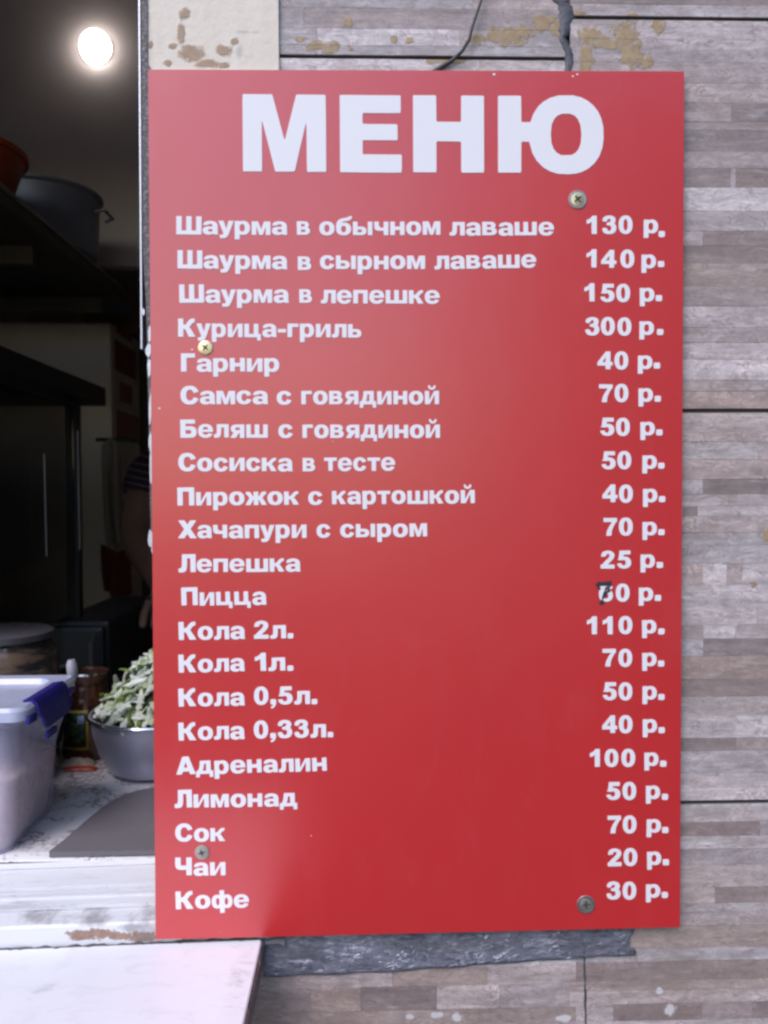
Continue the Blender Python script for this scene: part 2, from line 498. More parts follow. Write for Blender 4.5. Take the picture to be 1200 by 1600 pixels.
GL['ф'] = (850, G(A(ell(225, 265, 225, 277), ell(625, 265, 225, 277)), D(ell(250, 265, 70, 150), ell(600, 265, 70, 150)), A(rect(332, -198, 518, 716))))
GL['0'] = (560, G(A(ell(280, 358, 280, 370)), D(ell(280, 358, 88, 228))))
GL['1'] = (400, G(A(poly([(0, 400), (0, 560), (95, 590), (170, 645), (225, 728), (400, 728), (400, 0), (200, 0), (200, 490), (110, 430)]))))
GL['2'] = (560, G(A(pen([(108, 490), (140, 610), (280, 660), (420, 620), (455, 510), (400, 400), (290, 290), (180, 180), (120, 80)], 96, 66), rect(0, 0, 560, 160)), D(rect(-200, -100, -1, 700), rect(-100, -200, 700, 0)), D(poly([(-20, 400), (-20, 470), (205, 492), (215, 440)]))))
GL['3'] = (570, G(A(pen([(105, 545), (150, 630), (280, 664), (410, 630), (440, 530), (390, 430), (270, 395)], 98, 64), pen([(270, 395), (410, 370), (470, 230), (410, 90), (280, 52), (150, 80), (98, 180)], 100, 64))))
GL['4'] = (610, G(A(poly([(330, 0), (330, 716), (520, 716), (520, 0)]), rect(0, 148, 610, 290), poly([(0, 290), (345, 716), (440, 716), (345, 520), (185, 290), (0, 280)]))))
GL['5'] = (570, G(A(rect(110, 560, 545, 716), poly([(105, 716), (265, 716), (250, 400), (60, 340)]), ell(285, 232, 285, 244)), D(ell(268, 228, 92, 112)), D(poly([(-50, 195), (180, 212), (215, 340), (-50, 330)])), A(poly([(60, 340), (115, 400), (255, 440), (245, 345), (200, 322)]))))
GL['6'] = (570, G(A(ell(290, 235, 280, 247), pen([(102, 240), (108, 430), (175, 600), (310, 658), (410, 635), (465, 560)], 98, 64)), D(ell(295, 222, 92, 110))))
GL['7'] = (560, G(A(rect(10, 556, 560, 716), poly([(555, 640), (560, 600), (440, 430), (350, 210), (328, 0), (125, 0), (155, 190), (245, 380), (370, 556)]))))
GL['.'] = (215, G(A(ell(107, 102, 113, 107, 5))))
GL[','] = (215, G(A(ell(107, 102, 113, 107, 5), poly([(100, 30), (215, 60), (205, -20), (165, -100), (90, -155), (15, -165), (5, -98), (70, -70), (98, -10)]))))
GL['-'] = (330, G(A(rect(0, 185, 330, 325))))
SIDE = {'о': .6, 'а': .7, 'у': .15, 'с': .6, 'е': .6, 'А': .1, 'К': .8, 'Х': .1, 'л': .5, 'Л': .5, 'ж': .2, 'т': .5, 'г': .7, 'к': .75, '1': 1.3, '7': .6, '.': 1.0, 'д': .4, 'ф': .6, 'С': .6}


def contour_mesh(fn, x0, y0, x1, y1, step, depth, name, blur=1, tol=0.35, sx=1.0, sz=1.0):
    """flat plate in the x-z plane, outlined by the shape fn, front at y = 0, back at y = depth"""
    SS = 3
    nx, ny = int((x1 - x0) / step) + 1, int((y1 - y0) / step) + 1
    xs = x0 + (np.arange(nx * SS) - (SS - 1) / 2) * step / SS
    ys = y0 + (np.arange(ny * SS) - (SS - 1) / 2) * step / SS
    X, Y = np.meshgrid(xs, ys)
    m = fn(X, Y).astype(float).reshape(ny, SS, nx, SS).mean(axis=(1, 3))
    for _ in range(blur):
        p = np.pad(m, 1)
        m = (p[1:-1, 1:-1] * 4 + p[:-2, 1:-1] + p[2:, 1:-1] + p[1:-1, :-2] + p[1:-1, 2:]) / 8.0
    Fd = m - 0.4999
    Fd[0, :] = Fd[-1, :] = Fd[:, 0] = Fd[:, -1] = -0.5
    seg = {}
    pts = {}

    def cut(j0, i0, j1, i1):
        k = (j0, i0, j1, i1)
        if k not in pts:
            a, b = Fd[j0, i0], Fd[j1, i1]
            u = a / (a - b)
            pts[k] = (x0 + (i0 + (i1 - i0) * u) * step, y0 + (j0 + (j1 - j0) * u) * step)
        return k
    ins = Fd > 0
    cells = ins[:-1, :-1].astype(int) + ins[:-1, 1:] + ins[1:, 1:] + ins[1:, :-1]
    for j, i in zip(*np.nonzero((cells > 0) & (cells < 4))):
        a, b, c, d = ins[j, i], ins[j, i + 1], ins[j + 1, i + 1], ins[j + 1, i]
        e = []   # crossings, walking round the cell; (edge, entering?)
        if a != b: e.append((cut(j, i, j, i + 1), b))
        if b != c: e.append((cut(j, i + 1, j + 1, i + 1), c))
        if c != d: e.append((cut(j + 1, i, j + 1, i + 1), d))
        if d != a: e.append((cut(j, i, j + 1, i), a))
        n = len(e)
        for k in range(n):      # from a leaving crossing to the entering one before it
            if not e[k][1]:
                seg[e[k][0]] = e[(k - 1) % n][0]
    loops = []
    while seg:
        k0, k = next(iter(seg.items()))
        lp = [k0]; del seg[k0]
        while k != k0 and k in seg:
            lp.append(k); k2 = seg.pop(k); k = k2
        L = [np.array(pts[q]) for q in lp]
        # simplify
        out = [L[0]]
        i = 0
        n = len(L)
        while i < n - 1:
            j = i + 1
            best = j
            while j < min(n, i + 30):
                a, b = L[i], L[j]
                dv = b - a; ln = np.hypot(*dv) + 1e-9
                if j > i + 1:
                    mid = np.array(L[i + 1:j]) - a
                    if np.max(np.abs(mid[:, 0] * dv[1] - mid[:, 1] * dv[0]) / ln) > tol * step: break
                best = j; j += 1
            i = best
            out.append(L[i])
        if len(out) > 3: loops.append(out)
    V = []; Ed = []
    for L in loops:
        s = len(V); n = len(L)
        V += [Vector((float(p[0]), float(p[1]))) for p in L]
        Ed += [(s + k, s + (k + 1) % n) for k in range(n)]
    ov, oe, of, _, _, _ = delaunay_2d_cdt(V, Ed, [], 0, 1e-5)
    verts = [(v.x * sx, 0.0, v.y * sz) for v in ov]
    N = len(verts)
    faces = []
    keep = []
    cen = np.array([[sum(ov[i].x for i in f) / len(f), sum(ov[i].y for i in f) / len(f)] for f in of])
    par = np.zeros(len(of), bool)
    for L in loops: par ^= poly([(float(p[0]), float(p[1])) for p in L])(cen[:, 0], cen[:, 1])
    for fi, f in enumerate(of):
        cx = sum(ov[i].x for i in f) / len(f); cy = sum(ov[i].y for i in f) / len(f)
        gi = (cx - x0) / step; gj = (cy - y0) / step
        i, j = min(int(gi), nx - 2), min(int(gj), ny - 2)
        u, w = gi - i, gj - j
        val = (Fd[j, i] * (1 - u) + Fd[j, i + 1] * u) * (1 - w) + (Fd[j + 1, i] * (1 - u) + Fd[j + 1, i + 1] * u) * w
        if par[fi]: keep.append(tuple(f))
    cnt = {}
    for f in keep:
        a, b, c = [Vector(verts[i]) for i in f[:3]]
        if (b - a).cross(c - a).y > 0: f = f[::-1]
        faces.append(f)
        for k in range(len(f)):
            cnt[(f[k], f[(k + 1) % len(f)])] = 1
    verts += [(v[0], depth, v[2]) for v in verts]
    for (a, b) in list(cnt):
        if (b, a) not in cnt: faces.append((b, a, a + N, b + N))
    me = mesh(verts, faces, name)
    return me


_gm = {}


def glyph_mesh(ch, em, depth):
    k = (ch, round(em, 5))
    if k not in _gm:
        w, fn = GL[ch]
        _gm[k] = contour_mesh(fn, -60, -250, w + 90, 800, 9.0, depth, 'letter', 1, 0.3, em / 1000.0, em / 1000.0)
    return _gm[k]


EM = 38.9


def word(txt, x0, x1, b0, b1, parent, em=EM, Y=0.0, xs=1.0):
    """letters of one word between two photo columns, standing on a line of the board"""
    kpx = 0.45 / 828.0 * em            # em in metres on the board
    W = [GL[c][0] * xs * em / 1000.0 for c in txt]
    SB = [42 * (SIDE.get(txt[i], 1.0) + SIDE.get(txt[i + 1], 1.0)) for i in range(len(txt) - 1)]
    tot = sum(W)
    gap = (x1 - x0 - tot)
    sbs = sum(SB)
    x = x0
    # widths follow the measured word when the natural gaps would be too far off
    if len(txt) > 1:
        want = sbs * em / 1000.0
        f = (x1 - x0 - want) / tot
        f = max(0.9, min(1.1, f))
        W = [w * f for w in W]
        gap = x1 - x0 - sum(W)
    else:
        f = (x1 - x0) / tot if x1 else 1.0
        f = max(0.85, min(1.12, f))
        W = [W[0] * f]
    for i, c in enumerate(txt):
        me = glyph_mesh(c, kpx, 0.0004)
        t = (x - x0) / max(1.0, (x1 - x0))
        by = b0 + (b1 - b0) * t + random.uniform(-0.35, 0.35)
        p = on(x, by, Y - 0.0004)
        o = link('letter', me, None if me.materials else M['letter'], parent, p)
        if not me.materials: me.materials.append(M['letter'])
        o.scale = (xs * f, 1, 1)
        o.rotation_euler = (0, R(-(b0 - b1) / max(20.0, (x1 - x0)) * 57.3 + random.uniform(-0.5, 0.5)), 0)
        x += W[i] + (gap * SB[i] / sbs if i < len(SB) else 0)


# ------------------------------------------------------------------ SETTING: ground, kiosk shell
g = MB(); g.add([(-300, -600, 0), (300, -600, 0), (300, 300, 0), (-300, 300, 0)], [(0, 1, 2, 3)])
ga = NT('asphalt'); gp = ga.pos()
ga.P(Base_Color=ga.mix(ga.noise(gp, 3.0, 6.0), (0.045, 0.045, 0.047), (0.085, 0.08, 0.078)), Roughness=0.9, Normal=ga.bump(ga.noise(gp, 180.0, 4.0), 0.6, 0.004))
tag(g.build('ground', ga.m), 'grey asphalt ground in front of the kiosk', kind='structure')

bk_ = NT('pale_brick'); q = bk_.pos()
br_ = bk_.n('ShaderNodeTexBrick'); bk_.set(br_.inputs['Vector'], bk_.scale(q, 1, 1, 1)); br_.inputs['Scale'].default_value = 4.0
br_.inputs['Color1'].default_value = (.55, .37, .29, 1); br_.inputs['Color2'].default_value = (.62, .43, .34, 1); br_.inputs['Mortar'].default_value = (.55, .5, .45, 1)
bk_.P(Base_Color=br_.outputs[0], Roughness=0.9)
ob = MB().box(1.3, 16.0, -13.0, -6.5, 0.004, 5.1)  # unseen building, added to shape the reflection on the red board
ob.box(1.1, 16.2, -13.2, -6.3, 5.11, 5.3)
opp = tag(ob.build('added_reflection_building', bk_.m, None, False, (8, -6.5, 0)), 'unseen pale brick building added behind the viewer for the menu board to reflect', kind='structure')
for i in range(6):
    for j in range(2):
        x = 2.0 + i * 2.4; z = .9 + j * 2.3
        w_ = MB().box(x, x + 1.1, -6.52, -6.44, z, z + 1.6, .01).build('window', plain('window_frame_paint', (.6, .6, .58), .5) if i == j == 0 else bpy.data.materials['window_frame_paint'], opp)
        MB().box(x + .08, x + 1.02, -6.438, -6.43, z + .08, z + 1.52).build('pane', plain('window_glass', (.03, .035, .04), .1) if i == j == 0 else bpy.data.materials['window_glass'], w_)

X0, X1, YB, ZF, ZT = -1.25, 1.35, 2.35, 0.15, 2.66
WIN_R, WIN_L, WIN_T, WIN_B = on(216, 10, YW).x + 0.001, -1.22, 2.24, 1.165
kb = MB()
kb.box(X0 - .06, X0, 0.03, YB + .06, 0.0, ZT + .06)
kb.box(X1, X1 + .06, 0.03, YB + .06, 0.0, ZT + .06)
kb.box(X0, X1, YB, YB + .06, 0.0, ZT + .06)
tag(kb.build('kiosk_walls', M['dark_paint']), 'dark inner walls of the kiosk', kind='structure')
tag(MB().box(X0, X1, 0.03, YB, ZT, ZT + .06).build('ceiling', M['ceiling']), 'dim plastic ceiling of the kiosk', kind='structure')
tag(MB().box(X0, X1, 0.03, YB, 0.002, ZF).build('floor', M['dark_paint']), 'dark kiosk floor', kind='structure')
fw = MB()
fw.box(WIN_R + .014, X1 + .06, YW + .006, 0.03, 0.002, ZT + .06)
fw.box(X0 - .06, WIN_L, YW + .006, 0.03, 0.002, ZT + .06)
fw.box(WIN_L, WIN_R + .014, YW + .006, 0.03, 0.002, WIN_B - .04)
fw.box(WIN_L, WIN_R + .014, YW + .006, 0.03, WIN_T, ZT + .06)
tag(fw.build('front_wall', M['backing']), 'board wall of the kiosk behind the cladding', kind='structure')

# ------------------------------------------------------------------ cladding panels, each of separate stone strips
TONE = {'w': (0.60, 0.535, 0.54), 'l': (0.52, 0.45, 0.45), 'p': (0.525, 0.43, 0.415), 'm': (0.42, 0.345, 0.34), 'b': (0.41, 0.32, 0.29), 'd': (0.30, 0.24, 0.232), 'g': (0.45, 0.40, 0.41)}
strip_cache = {}


def strip_mesh(w, h, d, seed):
    # a thin slab with chamfered, slightly wandering edges
    rs = random.Random(seed)
    n = 4
    c = 0.00011
    top = [(w * k / n, h - (rs.uniform(-.00015, 0.00015) if 0 < k < n else 0)) for k in range(n + 1)]
    bot = [(w * k / n, (rs.uniform(-.00015, 0.00015) if 0 < k < n else 0)) for k in range(n + 1)]
    v = []
    for k in range(n + 1):
        x = top[k][0]
        xi = min(max(x, c), w - c)
        v += [(x, d, bot[k][1]), (xi, 0, bot[k][1] + c), (xi, rs.uniform(-.0001, .0002), (bot[k][1] + top[k][1]) / 2), (xi, 0, top[k][1] - c), (x, d, top[k][1])]
    f = []
    for k in range(n):
        a, b = k * 5, (k + 1) * 5
        for j in range(4):
            f.append((a + j, b + j, b + j + 1, a + j + 1))
    f += [(0, 1, 2, 3, 4)[::-1], tuple(n * 5 + j for j in range(5))]
    return fixn(mesh(v, f, 'strip'))


def panel(name, x0, x1, z0, z1, rows, label, splits=None, seed=0, tilt=0.0):
    """rows: list of (z_top, tone) from the top down, lengths in metres"""
    rs = random.Random(seed)
    root = empty(name, ((x0 + x1) / 2, YW, z0))
    tag(root, label, 'wall panel', 'cladding panels of the kiosk wall')
    bk = MB().box(x0, x1, YW + .0012, YW + .0055, z0, z1)
    bk.build('backing_board', M['backing'], root)
    tops = [r[0] for r in rows] + [z0]
    cap = 0
    for i, r in enumerate(rows):
        zt, zb = min(tops[i], z1), max(tops[i + 1], z0)
        if zt - zb < 0.002: continue
        segs = r[2] if len(r) > 2 else None
        if segs is None:
            segs = []
            x = x0
            while x < x1 - 0.001:
                L = rs.uniform(0.14, 0.42)
                if x1 - x - L < 0.04: L = x1 - x
                t = r[1]
                u = rs.random()
                if u < 0.2: t = rs.choice('lmpg')
                elif u < 0.27: t = rs.choice('dwb')
                segs.append((x, x + L, t)); x += L
        for (a, b, t) in segs:
            a, b = max(a, x0), min(b, x1)
            if b - a < 0.003: continue
            dz = rs.uniform(0.0, 0.00012)
            me = strip_mesh(b - a, zt - zb, 0.0018, rs.random())
            o = link('strip', me, M['strip'], root, (a, YW - dz, zb))
            c = TONE[t]; j = rs.uniform(0.92, 1.09); w = rs.uniform(-0.012, 0.012)
            o.color = (c[0] * j + w, c[1] * j, c[2] * j - w * 0.5, 1.0)
    return root


def rows_px(x, lst):
    return [(on(x, y, YW).z, t) + tuple(s) for (y, t, *s) in lst]


def rnd_rows(z1, z0, seed):
    rs = random.Random(seed); out = []; z = z1
    while z > z0:
        out.append((z, rs.choice('wllllppmmmbdgg'))); z -= rs.uniform(0.009, 0.021)
    return out


XS = on(887, 50, YW).x          # vertical joint
SEAM = .0016
XR0, XR1 = XS + .0022, XS + .0022 + 0.62
XL0, XL1 = -0.1167, XS - .0022
zr = [on(1130, y, YW).z for y in (29.5, 641.5, 1253)]
zl = on(800, 91, YW).z
PX = 0.711 / F_PX


def seg_px(lst):   # [(x0px, x1px, tone)] on the wall
    return [(on(a, 800, YW).x, on(b, 800, YW).x, t) for a, b, t in lst]


rA = rows_px(1130, [(29.5, 'l'), (62, 'g'), (98, 'm'), (130, 'p'), (161, 'd', seg_px([(885, 1140, 'm'), (1140, 1500, 'd')])), (190, 'm'), (203, 'b'), (237, 'l'),
                    (263, 'd', seg_px([(885, 1139, 'd'), (1139, 1147, 'l'), (1147, 1400, 'd'), (1400, 2400, 'm')])), (293, 'w'), (330, 'g'),
                    (361, 'd', seg_px([(885, 1097, 'l'), (1097, 1300, 'd'), (1300, 2400, 'm')])), (384, 'p'), (411, 'b'), (448, 'p'), (478, 'l'), (512, 'm'), (535, 'l'),
                    (562, 'w', seg_px([(885, 1230, 'w'), (1230, 2400, 'l')])), (594, 'm'), (611, 'b')])
rB = rows_px(1130, [(645, 'p'), (690, 'l', seg_px([(885, 1183, 'l'), (1183, 1330, 'm'), (1330, 2400, 'l')])), (718, 'p'),
                    (749, 'd', seg_px([(885, 1098, 'g'), (1098, 1380, 'd'), (1380, 2400, 'm')])), (772, 'l'), (791, 'l', seg_px([(885, 1067, 'l'), (1067, 1090, 'd'), (1090, 1500, 'l'), (1500, 2400, 'd')])),
                    (806, 'p'), (832, 'g'), (852, 'm'), (880, 'l', seg_px([(885, 1098, 'p'), (1098, 1136, 'w'), (1136, 1160, 'p'), (1160, 2400, 'l')])), (914, 'm'), (925, 'l'), (947, 'l'),
                    (976, 'm', seg_px([(885, 1100, 'm'), (1100, 1150, 'w'), (1150, 2400, 'm')])), (998, 'd', seg_px([(885, 1100, 'g'), (1100, 1500, 'd'), (1500, 2400, 'm')])), (1025, 'w'), (1061, 'd'), (1088, 'm'), (1118, 'w'),
                    (1153, 'd', seg_px([(885, 1152, 'd'), (1152, 1400, 'm'), (1400, 2400, 'l')])), (1173, 'g'), (1208, 'l'), (1231, 'w')])
rC = rows_px(1130, [(1257, 'l'), (1284, 'd', seg_px([(885, 1190, 'd'), (1190, 1400, 'l'), (1400, 2400, 'm')])), (1306, 'm'), (1326, 'g'), (1350, 'p'),
                    (1386, 'd', seg_px([(885, 1120, 'p'), (1120, 1300, 'd'), (1300, 2400, 'l')])), (1411, 'g'), (1424, 'm'), (1446, 'b'), (1480, 'g'), (1500, 'm'), (1530, 'b'), (1545, 'p'),
                    (1566, 'd', seg_px([(885, 960, 'l'), (960, 1100, 'd'), (1100, 1180, 'm'), (1180, 2400, 'd')])), (1592, 'l'), (1620, 'm')]) + rnd_rows(zr[2] - .205, zr[2] - .333, 5)
rD = rnd_rows(zr[0] + .333, zr[0] + .03, 11) + rows_px(1130, [(-20, 'm'), (8, 'g')])
panel('cladding_panel', XR0, XR1, zr[0] + SEAM, zr[0] + .333, rD, 'stone-strip panel above the joint at the top right corner', seed=3)
panel('cladding_panel', XR0, XR1, zr[1] + SEAM, zr[0] - SEAM, rA, 'stone-strip panel right of the upper half of the red menu', seed=2)
panel('cladding_panel', XR0, XR1, zr[2] + SEAM, zr[1] - SEAM, rB, 'stone-strip panel right of the lower half of the red menu', seed=6)
panel('cladding_panel', XR0, XR1, zr[2] - .333, zr[2] - SEAM, rC, 'stone-strip panel below the joint at the bottom right corner', seed=9)
rE = rnd_rows(zl + .333, zl + .055, 21) + rows_px(700, [(-8, 'g'), (14, 'm', seg_px([(400, 480, 'g'), (480, 900, 'm')])), (46, 'w', seg_px([(400, 500, 'g'), (500, 720, 'w'), (720, 900, 'l')])), (72, 'g')])
panel('cladding_panel', XL0, XL1, zl + SEAM, zl + .333, rE, 'stained stone-strip panel above the menu, left of the cable', seed=13)
rF = rnd_rows(zl - SEAM, zl - .333, 31)
panel('cladding_panel', XL0, XL1, zl - .333 + SEAM, zl - SEAM, rF, 'stone-strip panel almost wholly hidden behind the red menu', seed=14)
zl2 = zl - .666
rG = rows_px(700, [(1430, 'l'), (1482, 'm'), (1512, 'p', seg_px([(200, 610, 'p'), (610, 760, 'b'), (760, 930, 'p')])), (1540, 'm', seg_px([(200, 480, 'm'), (480, 560, 'b'), (560, 680, 'd'), (680, 780, 'p'), (780, 930, 'm')])), (1577, 'l'), (1600, 'm')]) + rnd_rows(on(700, 1622, YW).z, zl2 - .333, 42)
panel('cladding_panel', -0.30, XL1 + .010, zl2 - .333, on(700, 1436, YW).z, rG, 'stone-strip panel under the menu beside the white shelf', seed=15)

# joint fillers
jm = NT('joint_sealant'); jp = jm.pos()
jm.P(Base_Color=jm.mix(jm.noise(jp, 90.0, 4.0), (0.035, 0.036, 0.045), (0.12, 0.12, 0.14)), Roughness=0.55, Normal=jm.bump(jm.noise(jp, 260.0, 4.0), 0.7, 0.0015))


def bead(name, pts, widths, proud, m, label, cat, seed=1):
    rs = random.Random(seed)
    V = []; Fc = []
    n = 9
    L = len(pts)
    for i, p in enumerate(pts):
        w = widths[i]
        for k in range(n):
            u = k / (n - 1) * 2 - 1
            V.append((p.x + u * w / 2 + rs.uniform(-1, 1) * w * 0.03, YW + .004 - (proud + .004) * math.sqrt(max(0, 1 - u * u)) * rs.uniform(0.9, 1.05), p.z))
    for i in range(L - 1):
        for k in range(n - 1):
            Fc.append((i * n + k, i * n + k + 1, (i + 1) * n + k + 1, (i + 1) * n + k))
    mb = MB(); mb.add(V, Fc)
    o = mb.build(name, m, None, smooth=True, loc=pts[len(pts) // 2])
    return tag(o, label, cat)


tp = []; tw = []
for k in range(27):
    y = -12 + k * 5
    tp.append(on(868 + (y + 12) * 0.16 + 4 * math.sin(y * .09) + (8 if 5 < y < 55 else 2), y, YW))
    w = 32 if y < 10 else (40 if y < 30 else (30 if y < 50 else 18))
    tw.append(w * PX * random.uniform(0.85, 1.12))
bead('joint_sealant', tp, tw, 0.0016, jm.m, 'dark grey smear of sealant down the joint above the menu', 'sealant')
tp = []; tw = []
for k in range(30):
    y = 1440 + k * 7
    tp.append(on(912.5 + (y - 1440) * 0.02, y, YW - .001)); tw.append(8.6 * PX * random.uniform(0.94, 1.06))
bead('joint_sealant', tp, tw, 0.0006, jm.m, 'thin grey sealant line in the joint below the menu', 'sealant', 2)

# cable: hangs down from the top, goes behind the menu board
cp = [on(x, y, yy) for x, y, yy in [(770, -60, .003), (752, 0, .002), (738, 42, .0015), (733, 62, .001), (722, 80, .002), (706, 95, .004), (688, 106, .005), (676, 114, .0055)]]
tag(MB().tube(cp, [.0011, .0011, .0012, .0014, .0014, .0018, .0022, .0022], 10).build('cable', M['wire'], None, True, cp[2]), 'thin dark cable hanging down behind the top of the menu', 'cable')

# ------------------------------------------------------------------ cream board beside the window
cm = NT('cream_paint'); q = cm.pos()
cbase = cm.mix(cm.noise(cm.scale(q, 60, 1, 8), 1.0, 4.0), (0.66, 0.575, 0.47), (0.76, 0.70, 0.62))
blot = cm.ramp(cm.noise(q, 55.0, 5.0, 0.7), [(0.6, 0.0), (0.76, 0.5)])
cbase = cm.mix(blot, cbase, (0.42, 0.36, 0.29))
CY = 0.004
s1 = cm.stain(q, [(288, 22, 9, 9), (283, 50, 6, 14), (300, 84, 20, 13), (322, 99, 20, 7), (348, 78, 12, 9), (366, 64, 7, 6), (350, 102, 10, 5), (262, 98, 6, 6), (235, 70, 4, 6), (268, 72, 8, 5)], CY, 0.9, 120.0, 0.5)
s2 = cm.stain(q, [(384, 50, 26, 3), (374, 80, 6, 10), (228, 40, 6, 60)], CY, 1.2, 90.0, 0.9)
cc = cm.mix(cm.math('MULTIPLY', s1, 0.85), cbase, cm.mix(cm.noise(q, 200.0, 4.0), (0.16, 0.09, 0.045), (0.46, 0.3, 0.17)))
cc = cm.mix(cm.math('MULTIPLY', s2, 0.35), cc, (0.22, 0.2, 0.19))
cm.P(Base_Color=cc, Roughness=0.6, Normal=cm.bump(cm.math('ADD', cm.noise(q, 150.0, 5.0), cm.math('MULTIPLY', s1, 1.2)), 0.5, 0.0012))
xa, xb = on(230.5, 50, CY).x, on(435.5, 50, CY).x
zt0 = on(300, -120, CY).z
cream = MB().box(xa, xb, CY, YW + .0058, WIN_B + .02, ZT, .0005).build('cream_board', cm.m, None, False, (xa, CY, WIN_B + .02))
tag(cream, 'cream painted board with brown glue stains beside the window', 'board')

# ------------------------------------------------------------------ window frame
wf = NT('white_frame'); q = wf.pos()
wb = wf.mix(wf.noise(wf.scale(q, 6, 40, 60), 1.0, 5.0, 0.65), (0.60, 0.60, 0.63), (0.80, 0.80, 0.82))
gr = wf.ramp(wf.noise(wf.scale(q, 18, 60, 60), 1.0, 6.0, 0.7, 0.6), [(0.56, 0.0), (0.75, 0.75)])
wb = wf.mix(gr, wb, (0.27, 0.24, 0.24))
st = wf.stain(q, [(125, 1461, 20, 8), (155, 1459, 22, 8), (187, 1462, 22, 6), (222, 1463, 20, 8)], 0.0065, 0.9, 150.0, 0.3)
wb = wf.mix(wf.math('MULTIPLY', st, 0.92), wb, wf.mix(wf.noise(q, 220.0, 5.0), (0.10, 0.05, 0.03), (0.44, 0.26, 0.18)))
st2 = wf.stain(q, [(236, 1450, 26, 34), (245, 1400, 16, 30), (215, 1440, 30, 8), (150, 1435, 26, 5), (60, 1436, 40, 3)], 0.015, 1.1, 90.0, 1.0)
wb = wf.mix(wf.math('MULTIPLY', st2, 0.6), wb, (0.16, 0.14, 0.14))
wf.P(Base_Color=wb, Roughness=0.45, Normal=wf.bump(wf.noise(q, 110.0, 4.0), 0.25, 0.0012))
M['frame'] = wf.m
jb = NT('jamb_metal'); q = jb.pos()
jc = jb.mix(jb.ramp(jb.noise(q, 330.0, 5.0, 0.7), [(0.5, 0.0), (0.75, 1.0)]), (0.085, 0.070, 0.072), (0.34, 0.32, 0.35))
jb.P(Base_Color=jc, Roughness=0.5, Metallic=0.15, Normal=jb.bump(jb.noise(q, 300.0, 4.0), 0.7, 0.0015))
M['alu'] = plain('aluminium', (0.62, 0.62, 0.66), 0.35, 0.7, 0.2, 200, 0.4, 0.0008)

win = empty('window_frame', (on(120, 1400, 0).x, 0.0, WIN_B))
tag(win, 'serving window frame with white stepped sill and grimy dark jamb', 'window frame')


def quadprism(pts_top, m, name, parent, y0, y1):
    """pts: [(px,py)] outline on plane y0 extruded to y1"""
    a = [on(px, py, y0) for px, py in pts_top]
    n = len(a)
    v = a + [Vector((p.x, y1, p.z)) for p in a]
    f = [tuple(range(n)), tuple(range(2 * n - 1, n - 1, -1))] + [(k, (k + 1) % n, n + (k + 1) % n, n + k) for k in range(n)]
    return MB().add(v, f).build(name, m, parent)


# right jamb, slightly wandering edge
rs = random.Random(4)
lft, rgt = [], []
for k in range(42):
    y = -130 + k * 38
    lft.append((float(np.interp(y, [-130, 0, 400, 480, 620, 800, 860, 900, 1450], [215.8, 217.6, 223.5, 227.5, 232, 234, 239, 244, 247])) + rs.uniform(-.6, .6), y))
    rgt.append((230.2 if y < 105 else 254, y))
quadprism(lft + rgt[::-1], jb.m, 'jamb', win, CY - .0012, 0.05)
quadprism([(215.2, -130), (217.6, -130), (222.2, 545), (219.8, 545)], M['alu'], 'edge_bead', win, CY - .0022, 0.03)
wl = MB().box(WIN_L - .03, WIN_L, CY, 0.05, WIN_B - .03, WIN_T + .03, .001); wl.build('jamb', jb.m, win)
wt = MB().box(WIN_L, WIN_R, CY, 0.05, WIN_T, WIN_T + .03, .001); wt.build('head_rail', M['frame'], win)

SLOPE = math.tan(R(1.25))
XC = on(120, 1400, 0.0).x


def rail(name, prof, m, parent, xa, xb, nseg=26, jit=0.0002):
    """prof: [(py, Y)] seen at photo column 120, closed at the back; runs along x with the sill's slope"""
    rs = random.Random(len(prof) + int(xa * 1000))
    pr = [(Y, on(120, py, Y).z) for py, Y in prof]
    n = len(pr); V = []; Fc = []
    for i in range(nseg + 1):
        x = xa + (xb - xa) * i / nseg
        for (Y, z) in pr:
            V.append((x, Y + rs.uniform(-jit, jit), z + (x - XC) * SLOPE + rs.uniform(-jit, jit)))
    for i in range(nseg):
        for k in range(n):
            k2 = (k + 1) % n
            Fc.append((i * n + k, i * n + k2, (i + 1) * n + k2, (i + 1) * n + k))
    Fc += [tuple(range(n)), tuple(nseg * n + k for k in range(n))[::-1]]
    return MB().add(V, Fc).build(name, m, parent)


xr_s = -0.205
rail('inner_lip', [(1345, .086), (1344.5, .081), (1353, .080), (1375, .081), (1380, .086)], M['frame'], win, -1.2, xr_s)
rail('sill_rail', [(1355, .0785), (1383, .050), (1387.5, .0502), (1420, .050), (1420, .0785)], M['frame'], win, -1.2, xr_s)
rail('sill_rail', [(1390.5, .0485), (1396, .0415), (1430, .041), (1430, .0485)], M['frame'], win, -1.2, xr_s)
rail('sill_rail', [(1398.5, .0402), (1402, .0402), (1414, .028), (1416.5, .0282), (1440, .028), (1440, .0402)], M['frame'], win, -1.2, xr_s)
rail('sill_rail', [(1421.5, .0266), (1443, .0078), (1448, .0065), (1471, .0065), (1500, .0065), (1500, .0266)], M['frame'], win, -1.2, xr_s)
# dark filling behind the steps
rail('sill_filling', [(1392, .0770), (1450, .0100), (1600, .0100), (1600, .0770)], M['grout'], win, -1.2, xr_s - .002)

